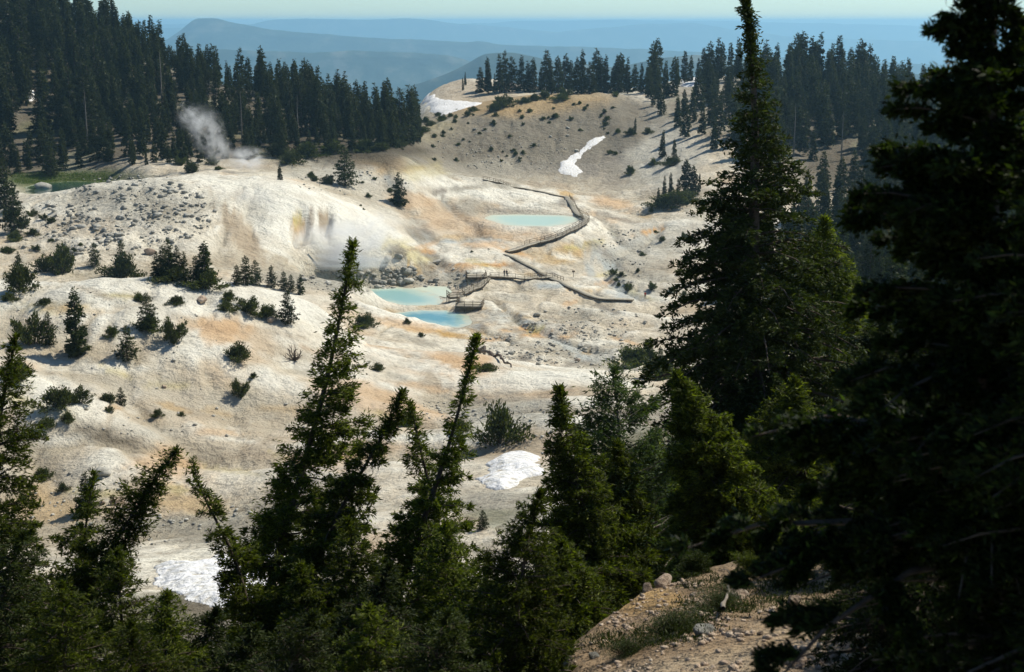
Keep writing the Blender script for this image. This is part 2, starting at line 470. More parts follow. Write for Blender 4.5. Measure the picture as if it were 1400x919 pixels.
M_ground, nt, b = new_mat('hydrothermal_ground')
tc = nd(nt, 'ShaderNodeTexCoord').outputs['Object']
vc = nd(nt, 'ShaderNodeVertexColor'); vc.layer_name = 'Col'
n1 = noise(nt, 0.9, 6, 0.7, tc); n2 = noise(nt, 0.09, 5, 0.6, tc, 0.6); n3 = noise(nt, 9.0, 4, 0.65, tc)
c = mixc(nt, vc.outputs[0], ramp(nt, n1.outputs[0], [(0.34, (0.50, 0.47, 0.43)), (0.49, (1, 1, 1)), (0.68, (1.2, 1.2, 1.18))]).outputs[0], vc.outputs['Alpha'], 'MULTIPLY')
c = mixc(nt, c, ramp(nt, n2.outputs[0], [(0.30, (0.80, 0.76, 0.71)), (0.55, (1, 1, 1)), (0.75, (1.1, 1.08, 1.03))]).outputs[0], 0.8, 'MULTIPLY')
c = mixc(nt, c, ramp(nt, n3.outputs[0], [(0.33, (0.55, 0.53, 0.5)), (0.45, (1, 1, 1)), (0.7, (1.1, 1.1, 1.1))]).outputs[0], vc.outputs['Alpha'], 'MULTIPLY')
vor = nd(nt, 'ShaderNodeTexVoronoi'); vor.inputs['Scale'].default_value = 1.3; nt.links.new(tc, vor.inputs['Vector'])
stone = ramp(nt, vor.outputs['Distance'], [(0.10, (0.45, 0.44, 0.42)), (0.17, (1, 1, 1))])
st2 = nd(nt, 'ShaderNodeMath'); st2.operation = 'MULTIPLY'; st2.inputs[1].default_value = .5; nt.links.new(vc.outputs['Alpha'], st2.inputs[0])
c = mixc(nt, c, stone.outputs[0], st2.outputs[0], 'MULTIPLY')
nt.links.new(c, b.inputs['Base Color'])
h0 = bump(nt, b, noise(nt, 0.28, 5, .6, tc).outputs[0], 1.6, .8)
h1 = bump(nt, b, n1.outputs[0], 0.6, 1.0, h0)
h2 = bump(nt, b, n3.outputs[0], 0.05, 1.0, h1)
b.inputs['Roughness'].default_value = 0.95

# ------------------------------------------------------------------ stains and soils of the ground, patch by patch
C = dict(cream=(.55, .49, .38), white=(.70, .68, .59), tan=(.36, .29, .20), ochre=(.46, .30, .11), peach=(.53, .365, .21), gray=(.31, .29, .235),
         dgray=(.20, .18, .15), yellow=(.46, .39, .15), green=(.10, .12, .035), soil=(.075, .062, .042), blue=(.36, .40, .40), brown=(.25, .18, .11), orange=(.52, .27, .07), wall=(.185, .165, .125), lgray=(.46, .44, .37))
PATCH = [  # cx, cy, rx, ry, angle, colour, strength, nearest, farthest
 (760, 180, 200, 80, -8, 'gray', .75, 440, 640), (720, 150, 120, 26, -4, 'ochre', .45, 540, 640), (600, 190, 50, 30, -30, 'yellow', .4, 480, 620),
 (860, 200, 80, 50, -30, 'dgray', .55, 440, 600), (905, 210, 60, 45, -20, 'lgray', .7, 440, 640), (660, 190, 60, 35, 0, 'cream', .35, 460, 640),
 (760, 225, 60, 18, 0, 'dgray', .5, 450, 560), (640, 120, 90, 26, 0, 'tan', .65, 600, 740),
 (520, 222, 60, 16, 8, 'ochre', .55, 380, 480), (575, 235, 40, 14, 0, 'yellow', .35, 380, 520),
 (450, 240, 90, 14, 4, 'lgray', .6, 380, 460), (640, 262, 70, 14, 5, 'white', .7, 400, 480), (735, 272, 60, 14, 4, 'white', .7, 400, 480),
 (840, 278, 40, 9, 12, 'peach', .7, 400, 520), (610, 300, 70, 26, 10, 'peach', .45, 360, 470), (560, 275, 40, 14, 0, 'peach', .5, 380, 460),
 (690, 320, 70, 10, 0, 'peach', .4, 370, 420), (780, 345, 60, 14, -8, 'ochre', .6, 345, 420), (800, 335, 30, 6, -10, 'yellow', .7, 345, 420), (640, 345, 70, 16, 4, 'white', .6, 340, 420),
 (650, 362, 60, 3, 0, 'orange', .75, 340, 380), (850, 310, 40, 10, 10, 'cream', .5, 370, 460), (870, 330, 60, 6, -25, 'blue', .5, 340, 460),
 (420, 300, 105, 55, 0, 'white', .95, 320, 372), (408, 312, 12, 18, 0, 'ochre', .9, 320, 365), (407, 300, 8, 10, 0, 'yellow', .8, 320, 365), (441, 303, 9, 20, 0, 'tan', .9, 320, 365), (425, 300, 5, 20, 0, 'brown', .5, 320, 365),
 (330, 320, 16, 60, -35, 'tan', .75, 300, 360), (350, 290, 20, 30, -30, 'lgray', .5, 300, 372),
 (180, 270, 130, 30, 0, 'lgray', .75, 300, 372), (180, 285, 110, 30, 0, 'gray', .45, 300, 372), (160, 320, 150, 40, 8, 'white', .35, 280, 360), (110, 310, 60, 20, 0, 'tan', .4, 280, 360), (215, 290, 40, 18, 30, 'gray', .5, 300, 360),
 (560, 345, 40, 14, 20, 'yellow', .55, 330, 370), (545, 345, 18, 10, 20, 'dgray', .7, 330, 370), (600, 365, 30, 6, 10, 'dgray', .7, 330, 372),
 (440, 385, 110, 12, 4, 'gray', .75, 270, 350), (540, 382, 80, 10, 4, 'gray', .65, 300, 350),
 (830, 370, 24, 40, -40, 'blue', .65, 300, 400), (870, 405, 50, 8, 3, 'blue', .5, 280, 380), (880, 360, 60, 40, -15, 'gray', .6, 330, 460), (900, 330, 60, 30, -20, 'lgray', .5, 340, 460),
 (820, 372, 10, 30, -38, 'cream', .6, 330, 420), (720, 415, 60, 12, 4, 'cream', .4, 270, 340), (790, 435, 60, 18, 0, 'gray', .45, 250, 330),
 (730, 455, 50, 7, 8, 'orange', .65, 250, 300), (690, 430, 40, 6, 10, 'ochre', .5, 260, 320), (725, 445, 18, 6, 20, 'blue', .7, 250, 310), (680, 428, 30, 4, 4, 'blue', .5, 260, 320),
 (790, 480, 70, 20, 5, 'gray', .55, 225, 300), (820, 490, 40, 8, 0, 'blue', .4, 220, 300), (880, 495, 60, 8, -4, 'yellow', .5, 205, 300), (850, 440, 60, 12, -10, 'cream', .4, 250, 340),
 (600, 455, 60, 5, 8, 'ochre', .75, 255, 300), (560, 445, 60, 7, 8, 'peach', .6, 240, 300),
 # the near terraces
 (640, 495, 60, 28, 12, 'peach', .75, 150, 235), (560, 480, 120, 26, 18, 'peach', .4, 150, 230), (545, 490, 90, 8, 22, 'white', .7, 150, 230), (610, 505, 70, 7, 25, 'white', .6, 150, 230),
 (300, 445, 45, 24, 10, 'peach', .8, 150, 200), (270, 425, 50, 10, 8, 'white', .8, 150, 200), (130, 410, 90, 10, 0, 'gray', .35, 140, 200), (170, 405, 30, 5, 0, 'yellow', .5, 150, 200), (70, 420, 60, 8, 0, 'yellow', .35, 140, 200),
 (100, 500, 160, 10, 4, 'white', .7, 130, 175), (60, 520, 80, 9, 12, 'white', .6, 130, 175), (470, 515, 110, 9, 14, 'white', .75, 140, 190), (250, 540, 150, 26, 6, 'lgray', .35, 130, 180),
 (500, 545, 100, 22, 14, 'peach', .6, 130, 180), (390, 560, 60, 6, 4, 'ochre', .35, 130, 170), (590, 522, 20, 14, 40, 'tan', .6, 150, 200),
 (60, 560, 60, 12, 10, 'yellow', .25, 130, 170), (400, 450, 60, 14, 14, 'cream', .5, 150, 210), (420, 420, 60, 8, 14, 'white', .7, 170, 210),
 (140, 585, 160, 12, 4, 'lgray', .4, 125, 160), (70, 600, 90, 10, 3, 'white', .6, 120, 150), (230, 640, 60, 26, 10, 'peach', .65, 115, 150), (330, 655, 90, 26, 0, 'cream', .5, 110, 150),
 (460, 630, 60, 16, 0, 'orange', .35, 115, 150), (520, 610, 50, 14, 5, 'peach', .5, 115, 160), (60, 690, 60, 30, 0, 'ochre', .5, 105, 140), (120, 655, 50, 30, 10, 'white', .35, 110, 145), (260, 690, 60, 14, 8, 'ochre', .4, 105, 140),
 (300, 725, 120, 20, 4, 'gray', .8, 95, 125), (370, 690, 60, 16, 0, 'gray', .5, 100, 130), (440, 590, 60, 6, -10, 'tan', .5, 120, 170), (350, 610, 40, 8, -20, 'tan', .5, 120, 170),
 (150, 600, 50, 10, 14, 'soil', .6, 115, 150),
 (730, 520, 90, 16, -4, 'white', .7, 160, 235), (700, 545, 80, 8, -6, 'peach', .6, 150, 210), (780, 535, 60, 8, 0, 'tan', .5, 150, 210), (690, 560, 90, 24, 0, 'gray', .7, 130, 175), (640, 580, 40, 20, 0, 'lgray', .5, 130, 165),
 (720, 610, 90, 26, 0, 'tan', .65, 105, 150), (690, 690, 70, 24, 0, 'gray', .7, 85, 120), (670, 710, 50, 14, 0, 'green', .35, 80, 115), (540, 745, 70, 16, 0, 'peach', .4, 70, 120), (640, 720, 30, 12, 0, 'tan', .5, 80, 115),
 (0, 700, 120, 100, 0, 'tan', .3, 90, 135),
 # foreground bank
 (980, 860, 420, 200, 0, 'tan', 1, 3, 32), (940, 850, 420, 110, 0, 'brown', .85, 3, 32),
 (760, 180, 210, 62, -10, 'wall', .9, 440, 640), (740, 140, 130, 16, -4, 'ochre', .35, 540, 640), (905, 215, 50, 40, -20, 'lgray', .7, 440, 640), (830, 350, 40, 5, 40, 'dgray', .5, 300, 400), (845, 392, 34, 5, 20, 'blue', .7, 300, 400), (770, 470, 60, 6, 30, 'blue', .5, 240, 320), (590, 352, 34, 5, 25, 'dgray', .6, 330, 372), (850, 300, 50, 4, 16, 'dgray', .5, 380, 480), (700, 290, 50, 5, 4, 'dgray', .5, 405, 450), (640, 285, 16, 10, 30, 'gray', .7, 380, 450),
 (850, 850, 90, 50, -10, 'brown', .85, 8, 26), (880, 820, 60, 20, -8, 'ochre', .45, 8, 26), (1000, 905, 200, 22, -8, 'tan', .6, 5, 16), (1100, 850, 90, 30, 0, 'tan', .5, 8, 25),
]
FOREST = [  # dark needle litter under the stands
 (230, 130, 400, 98, 12, .92, 395, 900), (450, 180, 140, 40, 12, .9, 400, 700), (40, 205, 170, 50, 0, .9, 396, 520), (380, 205, 190, 14, 0, .8, 400, 520),
 (1250, 190, 250, 110, 8, .9, 440, 900), (1000, 150, 110, 60, 15, .55, 470, 900), (780, 118, 140, 8, 0, .5, 560, 700), (1250, 420, 240, 140, 0, .88, 60, 440),
 (1150, 640, 350, 90, 0, .85, 20, 200), (300, 860, 500, 60, 0, .8, 10, 80), (900, 600, 120, 60, 0, .55, 60, 220),
]
PXv, PYv = to_px(GX, np.maximum(GY, 1), GZ)
Rv = np.hypot(GX, GY)
colr = np.empty(GX.shape + (3,))
colr[:] = C['cream']
def mixp(w, c):
    global colr
    colr = colr * (1 - w[..., None]) + np.array(c) * w[..., None]
wnz = fbm(GX / 26, GY / 40, 5, 101); wn2 = fbm(GX / 8, GY / 16 + 3, 4, 111); wn3 = fbm(GX / 60, GY / 60, 4, 121)
mixp(sstep(.05, .55, wnz) * .6, C['white']); mixp(sstep(.05, .5, -wnz) * .35, C['tan'])
mixp(sstep(.12, .6, wn2) * .35, C['peach']); mixp(sstep(.15, .6, wn3) * .4, C['lgray'])
dmask = Rv < 900
rgh = .42 + .5 * sstep(-.25, .45, fbm(GX / 34, GY / 40, 4, 151))
for cx, cy_, rx, ry, y0, y1, v in [(410, 292, 130, 52, 300, 372, .06), (300, 560, 420, 70, 115, 190, .22), (620, 500, 160, 40, 150, 240, .15), (300, 430, 160, 40, 140, 205, .22), (740, 525, 100, 30, 150, 240, .2), (880, 200, 110, 60, 440, 620, .15), (830, 210, 70, 40, 440, 600, .25),
        (170, 295, 150, 55, 290, 372, .95), (540, 382, 130, 18, 270, 372, .95), (780, 470, 130, 40, 220, 330, .9), (700, 200, 130, 34, 440, 620, .9), (300, 722, 140, 26, 95, 130, .9), (700, 590, 110, 40, 110, 170, .8), (980, 850, 300, 120, 5, 30, .8), (640, 320, 110, 50, 340, 480, .3)]:
    m = (GY > y0) & (GY < y1); w = np.zeros(GX.shape); w[m] = blob(PXv[m], PYv[m], cx, cy_, rx, ry, 0, .6, int(cx), .4)
    rgh = rgh * (1 - w) + v * w
for line_, dep, wd in CHAN:
    A_ = np.array(line_)
    m = (GY > A_[:, 1].min() - 9) & (GY < A_[:, 1].max() + 9) & (GX > A_[:, 0].min() - 9) & (GX < A_[:, 0].max() + 9)
    d2 = np.full(m.sum(), 1e9); xx = GX[m] + 1.2 * fbm(GX[m] / 6, GY[m] / 6, 2, 95); yy = GY[m]
    for q in range(len(A_) - 1):
        ax, ay = A_[q]; ex, ey = A_[q + 1] - A_[q]
        t = np.clip(((xx - ax) * ex + (yy - ay) * ey) / (ex * ex + ey * ey + 1e-9), 0, 1)
        d2 = np.minimum(d2, np.hypot(xx - ax - t * ex, yy - ay - t * ey))
    CH_W = np.zeros(GX.shape); CH_W[m] = np.exp(-(d2 / (wd * 1.3)) ** 2); mixp(CH_W * .8, (.24, .23, .20)); CH_W[m] = np.exp(-(d2 / (wd * .45)) ** 2); mixp(CH_W * .7, C['blue'])
# crests are mixed towards white, hollows towards a darker brown
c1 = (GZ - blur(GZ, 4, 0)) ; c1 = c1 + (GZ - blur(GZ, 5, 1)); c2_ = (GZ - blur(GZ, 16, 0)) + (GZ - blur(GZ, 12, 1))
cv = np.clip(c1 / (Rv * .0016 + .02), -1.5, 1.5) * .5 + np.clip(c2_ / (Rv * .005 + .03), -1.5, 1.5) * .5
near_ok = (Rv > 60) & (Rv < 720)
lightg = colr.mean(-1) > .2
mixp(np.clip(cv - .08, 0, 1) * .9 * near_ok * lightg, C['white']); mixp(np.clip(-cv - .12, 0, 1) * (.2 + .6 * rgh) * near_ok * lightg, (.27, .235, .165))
sp_ = fbm(GX / 2.6, GY / 4.5, 4, 141)
mixp(sstep(.12, .5, sp_) * .65 * rgh * near_ok * lightg, C['gray']); mixp(sstep(.2, .6, -sp_) * .35 * near_ok * lightg, C['white'])
_r = np.random.default_rng(77)
for _ in range(110):
    px_, py_ = _r.uniform(560, 900), _r.uniform(240, 505)
    PATCH.append((px_, py_, _r.uniform(8, 38), _r.uniform(2, 7), _r.uniform(-14, 20), _r.choice(['white', 'ochre', 'peach', 'gray', 'lgray', 'yellow', 'dgray', 'blue', 'white', 'orange'], p=[.2, .1, .12, .16, .1, .06, .12, .05, .06, .03]), _r.uniform(.35, .75), 232, 480))
for _ in range(60):
    px_, py_ = _r.uniform(-20, 640), _r.uniform(385, 700)
    PATCH.append((px_, py_, _r.uniform(14, 60), _r.uniform(3, 8), _r.uniform(0, 24), _r.choice(['white', 'lgray', 'peach', 'tan', 'ochre', 'yellow', 'gray']), _r.uniform(.25, .55), 100, 215))
for i, (cx, cy_, rx, ry, an, cn, st, y0, y1) in enumerate(PATCH):
    m = (GY > y0) & (GY < y1) & (np.abs(PXv - cx) < (rx + ry) * 1.8) & (np.abs(PYv - cy_) < (rx + ry) * 1.8)
    if not m.any(): continue
    w = np.zeros(GX.shape)
    w[m] = blob(PXv[m], PYv[m], cx, cy_, rx, ry, an, .5, 200 + i, .5) * min(1, st * 1.15)
    mixp(w, C[cn])
for i, (cx, cy_, rx, ry, an, st, y0, y1) in enumerate(FOREST):
    m = (GY > y0) & (GY < y1)
    w = np.zeros(GX.shape); w[m] = blob(PXv[m], PYv[m], cx, cy_, rx, ry, an, .35, 300 + i, .3) * st
    g = sstep(.1, .5, fbm(GX / 14, GY / 14, 3, 131))
    mixp(w * (1 - .25 * g), C['soil']); mixp(w * g * .4, C['green'])
# grassy flat by the pond
m_ = blob(PXv, PYv, 100, 243, 110, 12, -3, .4, 77) * (GY > 370) * (GY < 430)
mixp(m_ * .85, (.05, .075, .015))
mixp(sstep(720, 800, Rv), (.035, .05, .025))         # forested country beyond the crest
side = sstep(.47, .6, np.abs(np.arctan2(GX, GY)))
mixp(side * .8, C['soil'])
# silty margins of the pools
for k, (pz, P) in POOLW.items():
    m = (np.abs(GX - P[:, 0].mean()) < 60) & (np.abs(GY - P[:, 1].mean()) < 50)
    sd = poly_sd(GX[m], GY[m], P)
    w = np.zeros(GX.shape); w[m] = (1 - sstep(0, 5, -sd)) * .6
    mixp(w, C['lgray'] if k != 'pond' else C['green'])
    if k == 'blue' or k == 'milky':
        w[m] = np.exp(-((-sd - 2.0) / 1.6) ** 2) * .5 * sstep(-.2, .3, fbm(GX[m] / 6, GY[m] / 6, 2, 5))
        mixp(w, C['ochre'])
nT, nR = GX.shape
V = np.stack([GX, GY, GZ], -1).reshape(-1, 3)
i = np.arange(nT)[:, None]; j = np.arange(nR - 1)[None]
i2 = (i + 1) % nT
F = np.stack([i * nR + j, i * nR + j + 1, i2 * nR + j + 1, i2 * nR + j], -1).reshape(-1, 4)
V = np.vstack([V, [[0, 0, -1.6]]])
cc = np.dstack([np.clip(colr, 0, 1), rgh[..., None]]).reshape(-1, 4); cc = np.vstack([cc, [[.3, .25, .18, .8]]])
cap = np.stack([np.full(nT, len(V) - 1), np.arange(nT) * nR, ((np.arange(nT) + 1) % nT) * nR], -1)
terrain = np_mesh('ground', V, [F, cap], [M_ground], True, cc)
tag(terrain, kind='structure')

# ------------------------------------------------------------------ far ridges
M_far, nt, b = new_mat('far_forest')
tc = nd(nt, 'ShaderNodeTexCoord').outputs['Object']
nf = noise(nt, 0.004, 9, 0.7, tc)
nt.links.new(ramp(nt, nf.outputs[0], [(.38, (.010, .018, .010)), (.52, (.03, .042, .024)), (.66, (.12, .115, .085))]).outputs[0], b.inputs['Base Color'])
bump(nt, b, nf.outputs[0], 20)
def mountain(pts, Y, base, seed):
    pts = np.array(pts, float)
    px = np.linspace(pts[0, 0], pts[-1, 0], 500)
    py = np.interp(px, pts[:, 0], pts[:, 1])
    py = np.convolve(np.pad(py, 2, mode='edge'), np.ones(5) / 5, 'valid') + fbm(px / 30, px * 0, 4, seed) * 1.6
    X = sx(px, py) * Y; Zr = mz(py) * Y
    t = np.linspace(-1, 1, 61)
    H = np.maximum(Zr - base, 10)
    wid = H * 2.6
    xx = X[:, None] + 0 * t[None]
    yy = Y + t[None] * wid[:, None]
    prof = 1 - np.abs(t) ** 0.85
    spur = 1 - 0.6 * np.abs(fbm(xx / (Y * .05), yy / (Y * .05), 5, seed + 3))
    zz = base + H[:, None] * (prof[None] ** 1.1) * (1 - (1 - spur) * np.minimum(np.abs(t) * 3, 1)[None])
    n, k = zz.shape
    i = np.arange(n - 1)[:, None]; j = np.arange(k - 1)[None]
    F = np.stack([i * k + j, (i + 1) * k + j, (i + 1) * k + j + 1, i * k + j + 1], -1).reshape(-1, 4)
    o = np_mesh('mountain_ridge', np.stack([xx, yy, zz], -1).reshape(-1, 3), F, [M_far], True)
    tag(o, kind='structure')
mountain([(380, 160), (480, 140), (540, 124), (580, 112), (610, 101), (640, 86), (662, 74), (700, 71), (760, 84), (840, 92), (900, 80), (950, 74), (1000, 82), (1100, 92), (1400, 110), (1700, 120)], 6500, -760, 1)
mountain([(-400, 110), (100, 90), (250, 66), (360, 70), (430, 72), (480, 69), (560, 72), (620, 76), (680, 96), (800, 120), (1100, 150)], 9500, -780, 2)
mountain([(-400, 120), (60, 100), (150, 88), (225, 55), (252, 38), (262, 27), (272, 25), (300, 25), (320, 31), (370, 41), (430, 46), (480, 50), (560, 54), (640, 58), (652, 56), (690, 62), (800, 64), (900, 68), (1100, 80), (1500, 100)], 13500, -805, 3)
mountain([(-500, 50), (100, 42), (330, 36), (370, 27), (420, 25), (500, 28), (570, 25), (620, 32), (700, 38), (760, 44), (830, 38), (880, 33), (950, 31), (1000, 40), (1100, 52), (1200, 54), (1400, 60), (1900, 66)], 25000, -850, 4)
mountain([(-500, 30), (600, 34), (720, 29), (800, 28), (860, 27), (1000, 29), (1200, 34), (1350, 36), (1700, 32)], 33000, -880, 5)

# ------------------------------------------------------------------ the air
def box_mesh(name, lo, hi, mat):
    m = MB()
    x0, y0, z0 = lo; x1, y1, z1 = hi
    m.add([(x0, y0, z0), (x1, y0, z0), (x1, y1, z0), (x0, y1, z0), (x0, y0, z1), (x1, y0, z1), (x1, y1, z1), (x0, y1, z1)],
          [(3, 2, 1, 0), (4, 5, 6, 7), (0, 1, 5, 4), (1, 2, 6, 5), (2, 3, 7, 6), (3, 0, 4, 7)])
    return m.build(name, mat)
M_haze = bpy.data.materials.new('haze_air'); M_haze.use_nodes = True
nt = M_haze.node_tree; nt.nodes.clear()
o_ = nd(nt, 'ShaderNodeOutputMaterial'); pv = nd(nt, 'ShaderNodeVolumePrincipled')
pv.inputs['Color'].default_value = (0.42, 0.76, 1.0, 1)
pv.inputs['Density'].default_value = 0.000078
pv.inputs['Anisotropy'].default_value = 0.3
nt.links.new(pv.outputs[0], o_.inputs['Volume'])
haze = box_mesh('haze', (-45000, -40000, -905), (45000, 42000, 45), M_haze)
tag(haze, kind='stuff')

# ------------------------------------------------------------------ water of the pools
def water_mat(name, c1, c2, rough):
    """c1 over the silty shallows, c2 over the deep middle"""
    m, nt, b = new_mat(name)
    tc = nd(nt, 'ShaderNodeTexCoord').outputs['Object']
    vcw = nd(nt, 'ShaderNodeVertexColor'); vcw.layer_name = 'Col'
    n = noise(nt, 0.22, 5, 0.6, tc, 1.2)
    ad = nd(nt, 'ShaderNodeMath'); ad.operation = 'ADD'
    sb = nd(nt, 'ShaderNodeMath'); sb.operation = 'MULTIPLY_ADD'; sb.inputs[1].default_value = 1.1; sb.inputs[2].default_value = -.55
    nt.links.new(n.outputs[0], sb.inputs[0]); nt.links.new(sb.outputs[0], ad.inputs[0]); nt.links.new(vcw.outputs[0], ad.inputs[1])
    nt.links.new(ramp(nt, ad.outputs[0], [(.0, (.48, .50, .38)), (.16, c1), (.9, c2)]).outputs[0], b.inputs['Base Color'])
    b.inputs['Roughness'].default_value = rough
    b.inputs['Specular IOR Level'].default_value = 0.5
    r = noise(nt, 1.5, 4, 0.6, tc)
    bump(nt, b, r.outputs[0], 0.03, .6)
    return m
WM = {'upper': water_mat('milky_green_water', (.48, .54, .43), (.38, .52, .45), .4),
      'milky': water_mat('milky_blue_water', (.44, .53, .44), (.23, .41, .40), .3),
      'blue': water_mat('turquoise_water', (.32, .45, .40), (.09, .26, .30), .22),
      'shelf': water_mat('pale_silt_water', (.50, .54, .42), (.47, .56, .46), .4),
      'pond': water_mat('dark_pond_water', (.05, .08, .05), (.02, .05, .045), .08)}
for k, (pz, P) in POOLW.items():
    n = len(P); c0 = P.mean(0); pz += {'milky': .004, 'shelf': .012}.get(k, 0)
    Po = c0 + (P - c0) * 1.06 + np.sign(P - c0) * 0.4
    if k == 'shelf': Po = P
    tt = np.linspace(0, 1, 200) * n; ii = np.floor(tt).astype(int) % n; ff = (tt - np.floor(tt))[:, None]
    Pd = (Po[ii] * (1 - ff) + Po[(ii + 1) % n] * ff)[:-1]; nn = len(Pd)
    rings = np.linspace(1, .03, 24)
    Vw = np.concatenate([c0 + (Pd - c0) * q for q in rings])
    sdw = np.clip(poly_sd(Vw[:, 0], Vw[:, 1], P) / 5.0, 0, 1)
    V = np.column_stack([Vw, np.full(len(Vw), pz)])
    Fw = np.array([(r * nn + i, r * nn + (i + 1) % nn, (r + 1) * nn + (i + 1) % nn, (r + 1) * nn + i) for r in range(len(rings) - 1) for i in range(nn)])
    capf = np.array([((len(rings) - 1) * nn + i, (len(rings) - 1) * nn + (i + 1) % nn, len(V)) for i in range(nn)])
    V = np.vstack([V, [[c0[0], c0[1], pz]]]); sdw = np.append(sdw, 1)
    o = np_mesh('water', V, [Fw, capf], [WM[k]], False, np.repeat(sdw[:, None], 3, 1))
    tag(o, kind='structure')

# ------------------------------------------------------------------ old snow lying in hollows
M_snow, nt, b = new_mat('old_snow')
tc = nd(nt, 'ShaderNodeTexCoord').outputs['Object']
n = noise(nt, 1.4, 6, 0.6, tc)
nt.links.new(ramp(nt, n.outputs[0], [(.30, (.42, .37, .29)), (.41, (.62, .61, .57)), (.55, (.70, .70, .70)), (.75, (.76, .77, .78))]).outputs[0], b.inputs['Base Color'])
bump(nt, b, n.outputs[0], 0.5)
b.inputs['Subsurface Weight'].default_value = 0.0
def snow(pts, ymin, thick, label, step=1.6, group=None):
    P = np.array(pts, float)
    Wd = np.array([hit(a, b_, ymin)[:2] for a, b_ in pts])
    lo = Wd.min(0); hi = Wd.max(0)
    # work on a grid in (angle, distance) so cells stay even
    Yc = Wd[:, 1].mean()
    stp = step * Yc / FPX
    nx = max(int((hi[0] - lo[0]) / stp) + 3, 8); ny = max(int((hi[1] - lo[1]) / (stp * 3)) + 3, 10)
    nx = min(nx, 260); ny = min(ny, 200)
    x, y = np.meshgrid(np.linspace(lo[0] - 1, hi[0] + 1, nx), np.linspace(lo[1] - 1, hi[1] + 1, ny), indexing='ij')
    sd = poly_sd(x, y, Wd)
    sc_ = max(hi - lo) / 12
    sd = sd + sc_ * .35 * fbm(x / sc_, y / sc_, 4, int(Wd[0, 0]) % 97) - 0.0
    th = thick * sstep(-.1, thick * 4, sd)
    g = ground(x.ravel(), y.ravel()).reshape(x.shape)
    z = np.where(sd > 0, g + .05 + th + thick * .25 * fbm(x / 3, y / 3, 3, 9), g - .3)
    keep = sd > -stp * 2.5
    i = np.arange(nx - 1)[:, None]; j = np.arange(ny - 1)[None]
    F = np.stack([i * ny + j, (i + 1) * ny + j, (i + 1) * ny + j + 1, i * ny + j + 1], -1).reshape(-1, 4)
    F = F[keep.ravel()[F].all(1)]
    used, inv = np.unique(F.ravel(), return_inverse=True)
    V = np.stack([x, y, z], -1).reshape(-1, 3)[used]
    o = np_mesh('snow_patch', V, inv.reshape(-1, 4), [M_snow], True)
    return tag(o, label, 'snow patch', group)
snow([(762, 232), (772, 240), (790, 242), (795, 232), (788, 224), (797, 210), (815, 198), (829, 188), (826, 184), (812, 189), (795, 203), (782, 213), (768, 220)], 420, .35, 'narrow tongue of white snow widening into a foot, on the bare gray slope')
snow([(568, 133), (580, 134), (600, 136), (630, 138), (660, 139), (652, 144), (632, 149), (615, 154), (605, 158), (595, 150), (575, 145)], 605, .5, 'broad white snow bank under the tan knoll')
snow([(646, 657), (664, 652), (670, 645), (664, 636), (676, 626), (700, 622), (735, 623), (738, 630), (731, 634), (745, 641), (741, 650), (722, 654), (708, 660), (700, 668), (680, 671), (662, 668)], 85, .35, 'flat white snow patch with a muddy notch, below the round shrub')
snow([(205, 775), (240, 768), (270, 772), (296, 758), (330, 762), (362, 782), (372, 800), (360, 820), (330, 832), (290, 834), (250, 820), (215, 800)], 60, .5, 'large snow patch behind the thin bent hemlock at lower left')
snow([(345, 752), (356, 744), (380, 746), (392, 752), (388, 764), (366, 768), (350, 764)], 60, .5, 'small snow scrap beside the lower left gully stones')
snow([(930, 110), (945, 107), (962, 110), (960, 117), (938, 120), (930, 117)], 560, .5, 'small snow patch on the crest left of the tall hemlock')
snow([(350, 790), (366, 786), (372, 806), (358, 816), (345, 808)], 55, .4, 'sliver of snow behind the leaning tall hemlock')
snow([(30, 128), (45, 122), (50, 134), (40, 140)], 400, .5, 'tiny snow scrap between the trees of the far left stand')
snow([(310, 106), (330, 104), (345, 108), (330, 112), (312, 112)], 400, .5, 'thin snow strip near the top of the left forest')
# ------------------------------------------------------------------ foliage and bark
def leaf_mat(name, dark, lit, trans=0.35, knee=.6):
    m, nt, b = new_mat(name)
    geo = nd(nt, 'ShaderNodeNewGeometry'); oi = nd(nt, 'ShaderNodeObjectInfo')
    rnd = geo.outputs['Random Per Island']
    stops = [(0.0, dark), (knee, tuple((a * 1.2 + c_ * .8) / 2 for a, c_ in zip(dark, lit))), (1.0, lit)]
    cr = ramp(nt, rnd, stops)
    v = nd(nt, 'ShaderNodeMapRange'); v.inputs['To Min'].default_value = 0.7; v.inputs['To Max'].default_value = 1.3
    nt.links.new(oi.outputs['Random'], v.inputs['Value'])
    mul = nd(nt, 'ShaderNodeVectorMath'); mul.operation = 'SCALE'
    nt.links.new(cr.outputs[0], mul.inputs[0]); nt.links.new(v.outputs[0], mul.inputs['Scale'])
    nt.links.new(mul.outputs[0], b.inputs['Base Color'])
    b.inputs['Roughness'].default_value = 0.6
    b.inputs['Specular IOR Level'].default_value = 0.12
    tr = nd(nt, 'ShaderNodeBsdfTranslucent')
    t2 = nd(nt, 'ShaderNodeVectorMath'); t2.operation = 'MULTIPLY'
    nt.links.new(mul.outputs[0], t2.inputs[0]); t2.inputs[1].default_value = (1.5, 1.7, 0.5)
    nt.links.new(t2.outputs[0], tr.inputs['Color'])
    mx = nd(nt, 'ShaderNodeMixShader'); mx.inputs[0].default_value = trans
    nt.links.new(b.outputs[0], mx.inputs[1]); nt.links.new(tr.outputs[0], mx.inputs[2])
    nt.links.new(mx.outputs[0], nt.nodes['Material Output'].inputs['Surface'])
    return m
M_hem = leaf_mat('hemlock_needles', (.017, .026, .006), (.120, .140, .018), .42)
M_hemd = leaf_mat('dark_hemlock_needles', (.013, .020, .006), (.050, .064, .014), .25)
M_fir = leaf_mat('distant_conifer_needles', (.013, .017, .006), (.042, .050, .013), .2)
